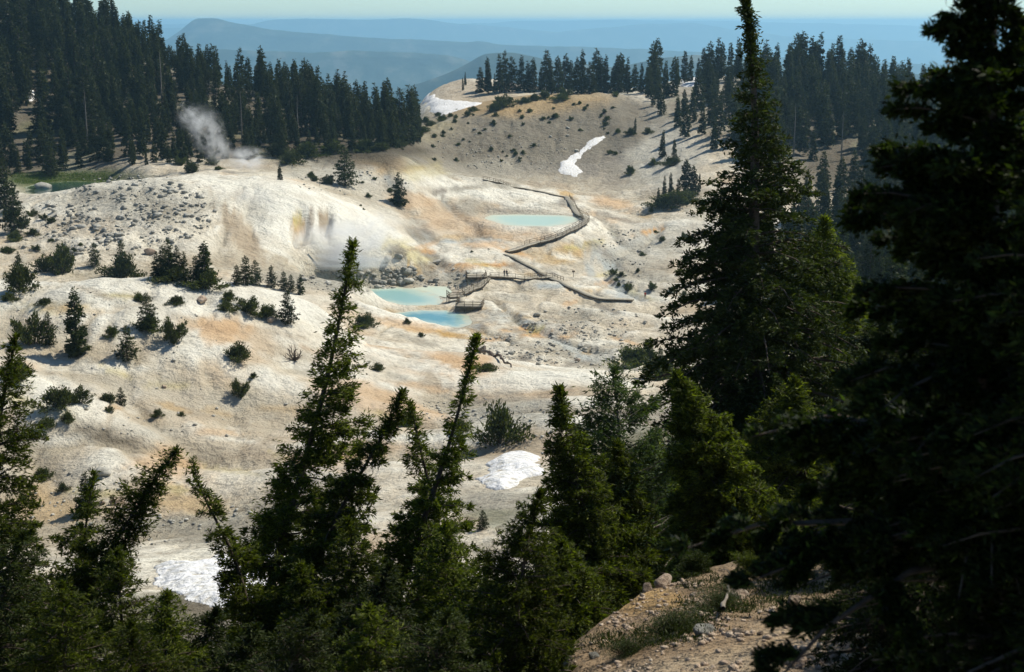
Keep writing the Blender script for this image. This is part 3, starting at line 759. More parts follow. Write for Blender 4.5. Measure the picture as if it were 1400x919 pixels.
M_shrub = leaf_mat('shrub_leaves', (.032, .042, .014), (.080, .090, .026), .25)
M_brown = leaf_mat('dry_twigs', (.10, .06, .035), (.20, .14, .08), .1)
M_pine = leaf_mat('pine_needles', (.045, .070, .030), (.10, .14, .055), .35)
M_bark, nt, b = new_mat('conifer_bark')
tc = nd(nt, 'ShaderNodeTexCoord').outputs['Object']
n = noise(nt, 9, 6, .7, tc)
nt.links.new(ramp(nt, n.outputs[0], [(.3, (.035, .026, .020)), (.6, (.11, .085, .065)), (.8, (.20, .175, .15))]).outputs[0], b.inputs['Base Color'])
bump(nt, b, n.outputs[0], .02)
M_pale, nt, b = new_mat('weathered_wood')
tc = nd(nt, 'ShaderNodeTexCoord').outputs['Object']
n = noise(nt, 6, 6, .7, tc)
nt.links.new(ramp(nt, n.outputs[0], [(.3, (.09, .075, .06)), (.6, (.24, .21, .17)), (.8, (.38, .35, .30))]).outputs[0], b.inputs['Base Color'])

def unit(a):
    return a / (np.linalg.norm(a, axis=-1, keepdims=True) + 1e-9)
def leaf_quads(P, D, L, W, rg):
    """one pointed leaf quad per row: base P, direction D, length L, width W, random roll"""
    n = len(P)
    D = unit(D)
    r = rg.normal(size=(n, 3)); S = unit(np.cross(D, r))
    mid = P + D * (L * .45)[:, None]
    V = np.stack([P, mid + S * (W / 2)[:, None], P + D * L[:, None], mid - S * (W / 2)[:, None]], 1).reshape(-1, 3)
    F = np.arange(4 * n).reshape(-1, 4)
    return V, F

def conifer(h, rbase, seed, whorls=30, per=6, leaves=20000, leaf=(.07, .02), power=.85, rise=.15, droop=.35, lean=(0, 0), tipbend=(0, 0),
            bare=.04, gap=.15, lop=0.0, lop_dir=0.0, nb=9, trunk_r=None, spread=.34, base_frac=0.0, tuft=.22, top_thin=1.0, mat=None, wood=None, bark_out=.55, limb_k=4, wav=0.02, lvar=(.62, 1.18)):
    """returns (trunk mesh, crown mesh)"""
    rg = np.random.default_rng(seed)
    trunk_r = trunk_r or h * .0085 + .015
    def tp(t):
        t = np.asarray(t, float)
        x = lean[0] * t ** 1.3 * h + tipbend[0] * h * sstep(.7, 1, t) ** 1.5 + wav * h * np.sin(t * 9 + seed) * t * .5
        y = lean[1] * t ** 1.3 * h + tipbend[1] * h * sstep(.7, 1, t) ** 1.5 + wav * h * np.cos(t * 7 + seed) * t * .5
        return np.stack([x, y, t * h], -1)
    ts = np.linspace(0, 1, 22)
    m = MB(); P = tp(ts); R = trunk_r * (1 - ts) ** .8 + .004 * h / 6
    R[0] *= 1.35
    m.tube(P, R, 8)
    # branches
    nbr = whorls * per
    tb = bare + (1 - bare) * (np.repeat((np.arange(whorls) + .3) / whorls, per) ** .92) + rg.normal(0, .25 / whorls, nbr)
    tb = np.clip(tb, bare, .985)
    az = rg.uniform(0, 2 * np.pi, nbr)
    keep = rg.random(nbr) > gap
    lf = 1 + lop * np.cos(az - lop_dir)
    Lb = rbase * ((1 - tb) ** power + .035) * rg.uniform(lvar[0], lvar[1], nbr) * lf
    Lb *= np.where(tb < .18, .7 + .3 * tb / .18, 1)
    Lb *= 1 - (1 - top_thin) * sstep(.55, .9, tb) * (1 - sstep(.97, 1, tb))
    Lb = np.maximum(Lb, rbase * .04)
    tb, az, Lb = tb[keep], az[keep], Lb[keep]
    n = len(tb)
    dirh = np.stack([np.cos(az), np.sin(az), 0 * az], -1)
    rs = rise + .25 * tb + rg.normal(0, .08, n)          # upper branches point up more
    dr = droop * (1.15 - .6 * tb) + rg.normal(0, .05, n)
    org = tp(tb)
    def bp(i, s):
        return org[i] + dirh[i] * (Lb[i] * s * (1 - .08 * s))[:, None] + np.array([0, 0, 1.0]) * (Lb[i] * (rs[i] * s - dr[i] * s * s))[:, None]
    # limbs as thin tapered tubes
    for i in np.where(Lb > rbase * .12)[0]:
        s = np.array([0, .35, .7, .95])
        pts = bp(np.full(4, i), s)
        r0 = max(Lb[i] * .016, .004 * h / 6)
        m.tube(pts, r0 * np.array([1, .75, .45, .15]), limb_k)
    tm = m.build('trunk', wood or M_bark, mesh_only=True, smooth=True)
    # leaves gathered on branchlets
    w = Lb ** 1.6; w /= w.sum()
    bi = rg.choice(n, leaves, p=w)
    kb = np.floor(rg.random(leaves) ** 1.0 * nb)           # which branchlet
    ph = (np.sin(bi * 12.9898 + kb * 78.233) * 43758.5453) % 1.0
    ph2 = (np.sin(bi * 39.346 + kb * 11.135) * 24634.6345) % 1.0
    s = .06 + .94 * (kb + .6 * ph) / nb
    side = np.where(ph2 > .5, 1.0, -1.0)
    half = spread * Lb[bi] * np.clip(1.12 - s, .14, .85) * (.6 + .8 * ph)
    u = rg.random(leaves) ** .75
    perp = np.stack([-np.sin(az), np.cos(az), 0 * az], -1)[bi]
    out = dirh[bi]
    bd = unit(perp * side[:, None] * .85 + out * .55 + np.array([0, 0, -.12]) * 1.0 + rg.normal(0, .05, (leaves, 3)))
    P = bp(bi, s) + bd * (u * half)[:, None]
    P[:, 2] -= droop * .5 * u * u * half
    jit = np.minimum(tuft * leaf[0] * 4, .05 * rbase + leaf[0])
    P += rg.normal(0, 1, (leaves, 3)) * jit * np.array([.5, .5, .55]) * rg.random((leaves, 1))
    # needles clothe the leader too
    nl = max(leaves // 160, 24)
    tl = 1 - rg.random(nl) ** 1.6 * .12
    PL = tp(tl) + rg.normal(0, .25 * leaf[0], (nl, 3))
    a2 = rg.uniform(0, 6.283, nl)
    DL = np.stack([np.cos(a2), np.sin(a2), rg.uniform(.3, 1.6, nl)], -1)
    D = bd * .9 + rg.normal(0, .45, (leaves, 3)) + np.array([0, 0, .12])
    P = np.vstack([P, PL]); D = np.vstack([D, DL])
    k = len(P)
    V, F = leaf_quads(P, D, leaf[0] * rg.uniform(.6, 1.3, k), leaf[1] * rg.uniform(.7, 1.4, k), rg)
    cm = np_mesh('crown', V, F, [mat or M_hem], mesh_only=True)
    return tm, cm

def shrub_mesh(w, h, seed, leaves=1500, leaf=(.16, .06), stems=26, mat=None, spiky=.5):
    """low mound of krummholz; returns (branches mesh, foliage mesh)"""
    rg = np.random.default_rng(seed)
    m = MB()
    az = rg.uniform(0, 6.283, stems); el = rg.uniform(.12, 1.45, stems)
    ln = rg.uniform(.65, 1.1, stems)
    lob = 1 + .3 * np.sin(az * 2 + seed) + .2 * np.sin(az * 3 + seed * 2)
    tip = np.stack([np.cos(az) * np.cos(el) * w / 2 * ln * lob, np.sin(az) * np.cos(el) * w / 2 * .8 * ln * lob, np.sin(el) * h * ln + .05], -1)
    for q in range(stems):
        mid = tip[q] * .5 + np.array([0, 0, -.08 * h])
        m.tube([[0, 0, -.1], mid, tip[q]], [w * .012, w * .008, w * .002], 4)
    wd = m.build('branches', M_bark, mesh_only=True)
    i = rg.integers(0, stems, leaves); s = .35 + .65 * rg.random(leaves) ** .6
    P = tip[i] * s[:, None]; P[:, 2] -= .3 * h * s * (1 - s)
    sp = (.16 * (1.25 - s * (.4 + .6 * spiky)))[:, None]
    P += rg.normal(0, 1, (leaves, 3)) * sp * np.array([w, w, h * 1.1]) * .55
    P[:, 2] = np.maximum(P[:, 2], -.05)
    D = unit(tip[i]) * .8 + rg.normal(0, .6, (leaves, 3)) + np.array([0, 0, .5])
    V, F = leaf_quads(P, D, leaf[0] * rg.uniform(.6, 1.4, leaves), leaf[1] * rg.uniform(.7, 1.4, leaves), rg)
    return wd, np_mesh('foliage', V, F, [mat or M_shrub], mesh_only=True)

def put_tree(meshes, x, y, z, label, cat='tree', group=None, scale=1.0, rz=0.0, name='conifer_tree', parts=('trunk', 'crown'), tilt=(0, 0)):
    t = empty(name, (x, y, z), rz)
    t.rotation_euler = (tilt[0], tilt[1], rz)
    t.scale = (scale, scale, scale) if not isinstance(scale, tuple) else scale
    tag(t, label, cat, group)
    for nm, me in zip(parts, meshes):
        o = bpy.data.objects.new(nm, me); COL.objects.link(o); o.parent = t
    return t
M_black = leaf_mat('painted_shade_needles', (.003, .006, .002), (.070, .105, .020), .35, .93)  # shade painted into near-black needle colour, a few bright ones for sunlit tips
# ------------------------------------------------------------------ near hemlocks, each grown on its own
def near(px, py, rx_, ry_, Y, rbase, seed, label, bendx=0.0, name='hemlock_tree', cat='hemlock tree', group=None, side_lean=0.0, y0=None, **kw):
    xt, zt = float(sx(px, py)) * Y, float(mz(py)) * Y
    xr, zr = float(sx(rx_, ry_)) * Y, float(mz(ry_)) * Y
    xb = xt
    for _ in range(4):
        zb = float(ground(xb, Y)[0])
        slope = (xt - xr) / (zt - zr)
        xb = xt + slope * (zb - zt) * kw.pop('straight', 1.0) if 'straight' in kw else xt + slope * (zb - zt)
    h = zt - zb + .15
    ln = (xt - xb) / h
    kw.setdefault('leaf', (.0044 * Y, .00098 * Y))
    ms = conifer(h, rbase, seed, lean=(ln - bendx, side_lean), tipbend=(bendx, 0), **kw)
    return put_tree(ms, xb, Y, zb - .15, label, cat, group, 1.0, 0.0, name)

RT = 0.0       # azimuth of the right hand side
near(488, 333, 412, 700, 19, 1.45, 1, 'tall hemlock leaning right with long sparse branches, its tip crossing the milky pool', leaves=110500, whorls=46, per=6, gap=.2, lop=.4, lop_dir=RT, bare=.15, power=.6, top_thin=.55, nb=7, droop=.3, tuft=.35, mat=M_hem)
near(250, 614, 128, 820, 16, 1.0, 2, 'short hemlock bent hard to the right like a brush, at lower left', leaves=58500, whorls=40, per=7, gap=.05, bare=.2, power=.6, rise=.35, droop=.15, nb=6, spread=.4, tuft=.5, mat=M_hem)
near(268, 628, 304, 800, 17, .85, 3, 'thin crooked hemlock standing in front of the large snow patch', leaves=33800, whorls=30, per=5, gap=.2, bare=.2, power=.75, nb=6, wav=.02, tuft=.3, bendx=-.055)
near(18, 462, -4, 800, 15, 1.8, 4, 'tall ragged hemlock cut by the left edge of the photo', leaves=104000, whorls=40, per=7, gap=.12, bare=.1, power=.8, nb=8, mat=M_hem)
near(120, 648, 112, 850, 17, 1.1, 5, 'slim hemlock with lit tips between the left edge tree and the brush-like bent one', leaves=44200, whorls=30, per=6, gap=.15, bare=.15, power=.8, nb=6)
near(545, 538, 456, 800, 17, 1.35, 6, 'hemlock leaning right just right of the tall leaning one', leaves=104000, whorls=40, per=7, gap=.12, bare=.12, power=.8, nb=7, bendx=.03)
near(654, 462, 588, 720, 18, 1.8, 7, 'leaning hemlock with whip-like tip in front of the orange bank', leaves=123500, whorls=46, per=7, gap=.15, lop=.25, lop_dir=RT, bare=.1, power=.95, top_thin=.5, nb=8)
near(568, 550, 594, 760, 20, 1.5, 8, 'small upright hemlock between the two leaning ones', leaves=58500, whorls=36, per=7, gap=.1, bare=.1, power=.85, nb=6)
near(768, 530, 798, 760, 23, 1.9, 9, 'pointed dark hemlock standing right of the round shrub', leaves=117000, whorls=46, per=8, gap=.06, bare=.08, power=.95, nb=8, droop=.4, mat=M_hem)
near(738, 672, 705, 900, 11.5, 1.25, 10, 'bushy bright green hemlock low in the centre foreground', leaves=117000, whorls=40, per=8, gap=.05, bare=.1, power=.75, nb=8, mat=M_hem)
near(836, 506, 858, 700, 25, 1.9, 11, 'open grayish pine with pale twigs and branches', name='pine_tree', cat='pine tree', leaves=46800, whorls=26, per=6, gap=.2, bare=.1, power=.55, nb=5, rise=.5, droop=.2, mat=M_pine, wood=M_pale, tuft=.5)
near(922, 512, 996, 770, 21, 1.5, 12, 'hemlock leaning left with a sunlit right edge, rooted on the gravel bank', leaves=117000, whorls=44, per=8, gap=.06, bare=.1, power=.95, nb=8, lop=.25, lop_dir=RT, droop=.45)
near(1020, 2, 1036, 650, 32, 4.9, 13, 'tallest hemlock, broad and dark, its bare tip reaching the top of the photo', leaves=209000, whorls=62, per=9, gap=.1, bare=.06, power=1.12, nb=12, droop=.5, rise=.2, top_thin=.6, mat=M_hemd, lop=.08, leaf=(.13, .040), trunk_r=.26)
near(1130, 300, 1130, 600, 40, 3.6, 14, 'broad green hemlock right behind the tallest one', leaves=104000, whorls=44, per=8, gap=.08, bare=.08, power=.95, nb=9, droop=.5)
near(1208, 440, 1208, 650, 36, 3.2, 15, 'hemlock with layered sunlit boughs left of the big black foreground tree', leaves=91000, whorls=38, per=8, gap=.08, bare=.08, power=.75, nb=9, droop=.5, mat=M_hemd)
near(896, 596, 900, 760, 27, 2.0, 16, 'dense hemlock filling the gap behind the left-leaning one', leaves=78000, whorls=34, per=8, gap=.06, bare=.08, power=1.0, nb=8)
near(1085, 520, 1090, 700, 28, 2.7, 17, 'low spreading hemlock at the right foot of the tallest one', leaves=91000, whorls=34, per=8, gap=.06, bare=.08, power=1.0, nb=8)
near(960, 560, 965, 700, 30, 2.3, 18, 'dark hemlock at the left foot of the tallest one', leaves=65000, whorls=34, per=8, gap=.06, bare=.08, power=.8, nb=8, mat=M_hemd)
near(842, 606, 848, 760, 24, 1.6, 19, 'hemlock with a few rusty boughs below the pale-twigged pine', leaves=65000, whorls=32, per=8, gap=.08, bare=.08, power=.9, nb=7)
# understorey crowding the bottom of the frame
LOW = [(40, 728, 13, 1.3), (165, 752, 14, 1.2), (225, 812, 12.5, 1.0), (292, 835, 13, 1.1), (408, 775, 14.5, 1.2), (478, 712, 15, 1.4), (538, 772, 12.5, 1.2), (612, 716, 15, 1.4), (664, 762, 13, 1.2), (345, 858, 11, 1.0), (80, 800, 11, 1.1), (505, 830, 10.5, 1.0), (618, 836, 10, 1.0), (185, 850, 10, 1.0), (768, 742, 16, 1.2), (425, 840, 9.8, 1.0)]
LLAB = ['bushy hemlock top at the foot of the left edge tree', 'leafy hemlock top below the slim hemlock with lit tips', 'low hemlock top under the brush-like bent hemlock', 'low hemlock top in front of the large snow patch',
 'bushy hemlock top at the foot of the tall leaning hemlock', 'dense hemlock top filling the gap right of the tall leaning hemlock', 'dense hemlock top below the small upright hemlock', 'wide hemlock top under the hemlock with whip-like tip', 'leafy hemlock top just left of the bright green bushy hemlock',
 'hemlock top at the bottom edge below the crooked hemlock', 'hemlock top at the bottom edge, second from the left corner', 'hemlock top at the bottom edge below the tall leaning hemlock', 'hemlock top at the bottom edge left of the bright green bushy one', 'hemlock top at the bottom edge, third from the left corner', 'dark hemlock top between the bright green bushy one and the pointed dark one', 'smallest hemlock top at the bottom edge, left of centre']
for q, (px, py, Y, rb) in enumerate(LOW):
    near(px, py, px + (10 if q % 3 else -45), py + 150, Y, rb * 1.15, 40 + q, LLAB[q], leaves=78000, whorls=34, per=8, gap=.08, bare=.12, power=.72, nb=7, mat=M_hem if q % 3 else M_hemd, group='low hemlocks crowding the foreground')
# the out-of-focus giants at the right
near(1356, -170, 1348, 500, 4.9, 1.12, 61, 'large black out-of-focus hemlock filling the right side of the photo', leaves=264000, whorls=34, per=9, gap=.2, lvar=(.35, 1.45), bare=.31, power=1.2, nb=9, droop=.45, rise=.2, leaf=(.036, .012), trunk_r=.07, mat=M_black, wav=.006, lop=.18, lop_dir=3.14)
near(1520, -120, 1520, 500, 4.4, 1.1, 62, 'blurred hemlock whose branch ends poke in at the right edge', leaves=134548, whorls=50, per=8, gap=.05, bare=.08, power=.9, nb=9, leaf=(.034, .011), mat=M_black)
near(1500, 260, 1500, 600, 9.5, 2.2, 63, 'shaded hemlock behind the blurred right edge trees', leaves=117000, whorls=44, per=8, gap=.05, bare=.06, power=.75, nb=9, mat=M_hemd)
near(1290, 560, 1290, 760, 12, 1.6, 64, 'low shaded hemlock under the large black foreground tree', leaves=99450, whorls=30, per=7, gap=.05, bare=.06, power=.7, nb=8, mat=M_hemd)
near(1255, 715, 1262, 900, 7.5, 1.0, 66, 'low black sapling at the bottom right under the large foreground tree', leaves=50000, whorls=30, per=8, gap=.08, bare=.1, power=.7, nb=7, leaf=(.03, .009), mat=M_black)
near(1370, 300, 1360, 760, 16, 2.6, 65, 'tall shaded hemlock hidden in the dark behind the large black foreground tree', leaves=152490, whorls=36, per=8, gap=.05, bare=.06, power=.75, nb=8, mat=M_hemd)

# ------------------------------------------------------------------ stands farther off
rg = np.random.default_rng(5)
FAR = [conifer(1.0, r, 100 + i, leaves=lv, whorls=24, per=5, leaf=(.052, .018), power=p, rise=.1, droop=dr, bare=br, gap=.12, nb=4, trunk_r=.016, tuft=.1, mat=M_fir, limb_k=3, wav=.006)
       for i, (r, lv, p, dr, br) in enumerate([(.17, 3000, .8, .45, .04), (.22, 3600, .7, .5, .04), (.14, 2600, .7, .4, .06), (.25, 3800, .75, .5, .03), (.18, 3000, .5, .5, .06), (.15, 2600, .9, .3, .1), (.22, 3000, .6, .4, .05), (.13, 2200, .6, .3, .08)])]
MID = [conifer(1.0, r, 120 + i, leaves=11000, whorls=38, per=6, leaf=(.028, .009), power=p, rise=.12, droop=.45, bare=.05, gap=.12, nb=6, trunk_r=.014, tuft=.1, mat=M_hemd, limb_k=3, wav=.006)
       for i, (r, p) in enumerate([(.2, .75), (.24, .7), (.17, .8)])]
TREES = []    # x, y, h, label, group
def tree_px(px, pyb, pyt, ymin, label, group=None, store=True):
    x, y, z = hit(px, pyb, ymin)
    h = float(mz(pyt)) * y - z
    TREES.append((x, y, z, max(h, 1.0), label, group))
G_LEFT = 'conifers of the left hillside forest'; G_CREST = 'conifers along the crater crest'
G_SC = 'scattered conifers on the pale slope'; G_RIGHT = 'conifers of the right hillside forest'
# crest row
_ORD = 'first second third fourth fifth sixth seventh eighth ninth tenth eleventh twelfth thirteenth fourteenth fifteenth sixteenth seventeenth eighteenth nineteenth twentieth twenty-first twenty-second twenty-third twenty-fourth twenty-fifth twenty-sixth twenty-seventh'.split()
for i, (px, t) in enumerate(sorted([(668, 84), (683, 74), (690, 70), (700, 78), (712, 76), (721, 84), (729, 80), (747, 69), (754, 84), (763, 77), (772, 74), (781, 83), (789, 79), (797, 69), (806, 85), (815, 67), (822, 78), (829, 75), (843, 76), (850, 73), (858, 78), (868, 88), (876, 86), (884, 92), (892, 88), (740, 92), (838, 92)])):
    tree_px(px, 126 + rg.uniform(-2, 3), t, 560, _ORD[i] + ' conifer from the left in the row along the crater crest', G_CREST)
tree_px(636, 117, 98, 650, 'small lone conifer on top of the tan knoll')
tree_px(633, 124, 106, 640, 'small spreading conifer halfway up the tan knoll')
tree_px(657, 126, 92, 600, 'slim conifer on the knoll beside the snow bank, left of its twin')
tree_px(667, 124, 78, 600, 'tallest slim conifer at the right of the tan knoll')
tree_px(676, 128, 100, 590, 'short dark conifer where the knoll meets the crest')
for q, (px, b_, t) in enumerate([(560, 196, 118), (548, 198, 122), (536, 200, 130), (527, 190, 118)]):
    tree_px(px, b_, t, 420, ['rightmost', 'second from right', 'third from right', 'fourth from right'][q] + ' dark conifer at the right end of the left hillside forest', 'conifers at the forest end by the snow bank')
def size_word(h, a, b_):
    return 'short ' if h < a else ('tall ' if h > b_ else 'middling ')
def inside(px, py, y, zones):
    return any(blob(np.array([px]), np.array([py]), a, b_, c_, d, e, .35, 300 + i, .2)[0] > .45 and y0 < y < y1 for i, (a, b_, c_, d, e, f, y0, y1) in zones)
# left forest: random points over the hillside
sel = []
tries = 0
while len(sel) < 760 and tries < 80000:
    tries += 1
    px = rg.uniform(-90, 572); y = rg.uniform(402, 640)
    x = float(sx(px, 130)) * y; z = float(ground(x, y)[0])
    a, b_ = to_px(x, y, z)
    top = np.interp(a, [0, 150, 300, 400, 500, 572], [-60, 20, 105, 128, 150, 185])
    base = np.interp(a, [-90, 0, 90, 200, 300, 420, 500, 572], [242, 240, 232, 226, 222, 215, 208, 198])
    if b_ > base: continue
    if b_ < top - 14: continue
    if 20 < a < 75 and 110 < b_ < 190 and rg.random() < .6: continue
    if 298 < a < 352 and 108 < b_ < 150 and rg.random() < .8: continue
    d = min([math.hypot(x - p[0], y - p[1]) for p in sel], default=99)
    if d < 3.4: continue
    sel.append((x, y, z, a, b_))
for x, y, z, a, b_ in sel:
    hh = 10 + 11 * rg.random() ** 1.3; hh *= np.interp(a, [0, 150, 230, 330, 420, 560], [1.15, 1.0, .78, .8, .95, .85])
    if b_ > 195: hh *= rg.uniform(.45, .9)
    where = 'on the skyline of the left hillside' if b_ < np.interp(a, [-90, 0, 150, 300, 400, 500, 572], [10, 18, 70, 122, 142, 165, 190]) else ('at the foot of the left forest' if b_ > 190 else 'halfway up the left forest')
    side_ = 'at the left frame edge' if a < 100 else ('left of the steam plume' if a < 240 else ('above the steam' if a < 360 else ('right of the steam' if a < 470 else 'toward the snow bank')))
    TREES.append((x, y, z, hh, size_word(hh, 17, 22) + 'dark conifer ' + where + ', ' + side_, G_LEFT))
# right: skyline stand, then the slope down towards the camera
sel = []
tries = 0
while len(sel) < 860 and tries < 60000:
    tries += 1
    px = rg.uniform(885, 1520); y = 10 ** rg.uniform(math.log10(150), math.log10(690))
    x = float(sx(px, 200)) * y; z = float(ground(x, y)[0]); a, b_ = to_px(x, y, z)
    p = 1.0
    if a < 1005:
        p = .6 if b_ < 190 else (.16 if b_ < 235 else 0.0)
        if y < 470: p = 0
        if a < 915 and b_ > 165: p *= .3
    elif a < 1185 and 222 < b_ < 300: p = .06
    elif a < 1090 and y < 430: p = .3
    if y < 300 and a < 1110: p = 0
    if 925 < a < 965 and b_ < 135: p = .15
    if rg.random() > p: continue
    mind = 3.6 if y > 450 else 5.5
    if min([math.hypot(x - q[0], y - q[1]) for q in sel], default=99) < mind: continue
    sel.append((x, y, z, a, b_))
for x, y, z, a, b_ in sel:
    if a < 1005:
        hh = rg.uniform(8, 17) if b_ > 125 else rg.uniform(12, 22); lab, g = size_word(hh, 11, 15) + 'conifer ' + ('high' if b_ < 130 else ('halfway up' if b_ < 170 else 'low')) + ' in the scattered stand left of the tallest hemlock', G_SC
    else:
        hh = (11 + 11 * rg.random() ** 1.4) if y > 480 else rg.uniform(9, 18)
        lab, g = size_word(hh, 16, 20) + 'dark conifer ' + ('near the crest of' if b_ < 160 else ('halfway up' if b_ < 260 else 'low in')) + ' the right forest' + (', just right of the tallest hemlock' if a < 1120 else (', left of the black foreground tree' if a < 1230 else ', behind the black foreground tree')), G_RIGHT
    TREES.append((x, y, z, hh, lab, g))
for i, (px, b_, t) in enumerate(sorted([(962, 112, 66), (970, 112, 58), (982, 112, 52), (944, 112, 76), (936, 114, 70), (926, 118, 78), (955, 114, 80), (1187, 130, 62), (1175, 130, 55), (1145, 128, 50), (1120, 125, 45), (1110, 125, 50), (1085, 122, 46), (1097, 122, 44), (1060, 120, 60), (1045, 120, 56)])):
    tree_px(px, b_, t, 560, _ORD[i] + ' skyline conifer from the left around the tip of the tallest hemlock', 'skyline conifers near the tallest hemlock')
tree_px(383, 247, 225, 370, 'tiny brownish conifer above the white mound')
tree_px(868, 183, 160, 440, 'small pointed conifer beside a shrub on the pale slope')
tree_px(905, 215, 178, 440, 'small conifer with a shrub at its foot on the pale slope')
tree_px(922, 222, 190, 440, 'second small conifer on the pale slope, right of its neighbour')
for px, b_, t in [(908, 276, 240), (917, 272, 236), (927, 276, 244), (938, 270, 218), (948, 268, 226), (900, 280, 256), (956, 262, 236)]:
    tree_px(px, b_, t, 420, 'young conifer in the thicket left of the tallest hemlock', 'young conifers in the slope thicket')
SNAG = conifer(1.0, .16, 140, leaves=90, whorls=16, per=3, leaf=(.05, .016), power=.6, droop=.3, bare=.15, gap=.35, nb=3, trunk_r=.016, mat=M_brown, wood=M_pale, limb_k=3, wav=.01)
for px, pb, pt, ym, lab in [(331, 190, 120, 400, 'bleached dead conifer in the left forest above the steam'), (408, 196, 128, 400, 'bare pale snag right of the steam in the left forest'), (120, 200, 118, 400, 'bare pale snag in the left forest above the meadow'), (1085, 214, 140, 430, 'pale dead conifer in the right forest just right of the tallest hemlock'), (1150, 220, 150, 430, 'bleached snag in the right forest near the bare slope'), (222, 150, 66, 420, 'grayish dead conifer high in the left forest')]:
    x, y, z = hit(px, pb, ym); h = float(mz(pt)) * y - z
    put_tree(SNAG, x, y, z - .2, lab, 'dead tree', None, (h, h, h), rg.uniform(0, 6), 'dead_tree', ('trunk',))
# largest in the picture stay single, the remainder is one mass
TREES.sort(key=lambda t: -(t[3] / t[1]) - (9 if t[5] in (None, G_CREST) or 'skyline' in t[5] or 'thicket' in t[5] or 'forest end' in t[5] else 0))
def mesh_arrays(me):
    v = np.empty(len(me.vertices) * 3, np.float32); me.vertices.foreach_get('co', v)
    l = np.empty(len(me.loops), np.int32); me.loops.foreach_get('vertex_index', l)
    return v.reshape(-1, 3), l.reshape(-1, 4)
proto = {}
for k, ms in enumerate(FAR + MID):
    proto[k] = ms
mass_V, mass_F, mass_N = [], [], 0
for i, (x, y, z, h, lab, g) in enumerate(TREES):
    k = rg.integers(0, len(FAR)) if y > 330 else len(FAR) + rg.integers(0, len(MID))
    rz = rg.uniform(0, 6.28)
    if i < 292:
        w = rg.uniform(.78, 1.3)
        if lab.startswith(('short ', 'tall ', 'middling ')): lab = lab.replace(' ', ' slim ' if w < .95 else (' broad ' if w > 1.15 else ' '), 1).replace('middling slim', 'slim').replace('middling broad', 'broad').replace('middling ', '')
        put_tree(proto[k], x, y, z - .2, lab, 'conifer', g, (h * w, h * w, h), rz, 'conifer_tree', tilt=(rg.normal(0, .02), rg.normal(0, .02)))
    else:
        v, f = mesh_arrays(proto[k % len(FAR)][1])
        c_, s_ = math.cos(rz), math.sin(rz)
        vv = np.stack([v[:, 0] * c_ - v[:, 1] * s_, v[:, 0] * s_ + v[:, 1] * c_, v[:, 2]], -1) * h + np.array([x, y, z - .2])
        mass_V.append(vv); mass_F.append(f + mass_N); mass_N += len(vv)
print('TREES', len(TREES))
if mass_V:
    o = np_mesh('forest', np.concatenate(mass_V), [np.concatenate(mass_F)], [M_fir])
    tag(o, 'rear ranks of dark conifers behind the nearer forest trees', kind='stuff')
# ------------------------------------------------------------------ shrubs and small wind-beaten conifers
SHR = [shrub_mesh(1.0, .55, 200, 2600, (.075, .026), 26, M_shrub), shrub_mesh(1.0, .7, 201, 2400, (.075, .026), 22, M_shrub, .9), shrub_mesh(1.0, .35, 202, 2000, (.07, .024), 24, M_shrub)]
FSHR = [shrub_mesh(1.0, .55, 205, 9000, (.05, .012), 40, M_hem), shrub_mesh(1.0, .7, 206, 9000, (.05, .012), 36, M_hemd, .9), shrub_mesh(1.0, .8, 207, 9000, (.035, .009), 50, M_hemd)]
SML = [conifer(1.0, r, 210 + i, leaves=4200, whorls=22, per=6, leaf=(.05, .016), power=p, rise=.25, droop=.3, bare=.03, gap=.15, nb=5, trunk_r=.02, tuft=.15, mat=M_hemd, limb_k=3, wav=.02)
       for i, (r, p) in enumerate([(.3, .7), (.36, .6), (.2, .7)])]
def shrub(px, py, wpx, label, k=0, hf=1.0, group=None, ymin=60):
    x, y, z = hit(px, py, ymin)
    w = wpx / FPX * y
    t = put_tree(SHR[k], x, y, z - .04 * w, label, 'shrub', group, (w, w, w * hf), rg.uniform(0, 6.28), 'shrub', ('branches', 'foliage'))
def small(px, pyb, hpx, label, k=0, group=None, ymin=60, wf=1.0, tilt=0):
    x, y, z = hit(px, pyb, ymin)
    h = hpx / FPX * y * 1.04
    put_tree(SML[k], x, y, z - .1, label, 'conifer', group, (h * wf, h * wf, h), rg.uniform(0, 6.28), 'small_conifer', tilt=(0, tilt))
shrub(30, 396, 62, 'large dark shrub on the terrace edge at the left frame edge', 0)
shrub(62, 372, 40, 'shrub behind the large terrace-edge shrub at far left', 1)
small(26, 372, 28, 'pointed small conifer rising from shrubs at far left', 0)
shrub(86, 374, 52, 'rounded dark shrub on the terrace edge left of a small cone-shaped conifer', 1, 1.25)
small(130, 364, 32, 'small cone-shaped conifer between two terrace-edge shrubs', 1)
shrub(168, 380, 58, 'wide shrub with one upright tip on the terrace edge', 0, 1.0)
small(168, 378, 48, 'upright conifer tip growing out of the wide terrace-edge shrub', 1, wf=.8)
for px, h in [(215, 38), (224, 46), (232, 54), (243, 44), (252, 38)]:
    small(px, 382, h, 'one of five packed small conifers in a clump on the terrace edge', 0, 'clump of five small conifers')
shrub(234, 384, 56, 'shrubby skirt under the clump of five small conifers', 0, .6)
small(268, 390, 40, 'shorter left conifer of the spiky pair on the terrace edge', 1)
small(281, 391, 60, 'taller right conifer of the spiky pair on the terrace edge', 2, wf=1.4)
shrub(280, 394, 62, 'dark shrub at the foot of the spiky pair of conifers', 0, .7)
for px, h in [(324, 28), (336, 40), (350, 34), (372, 30), (388, 26), (398, 24), (411, 28)]:
    small(px, 390 + max(0, (px - 360) * .25), h, 'small conifer in the file where the terrace drops towards the steam', 0 if px % 2 else 1, 'small conifers in file above the steam')
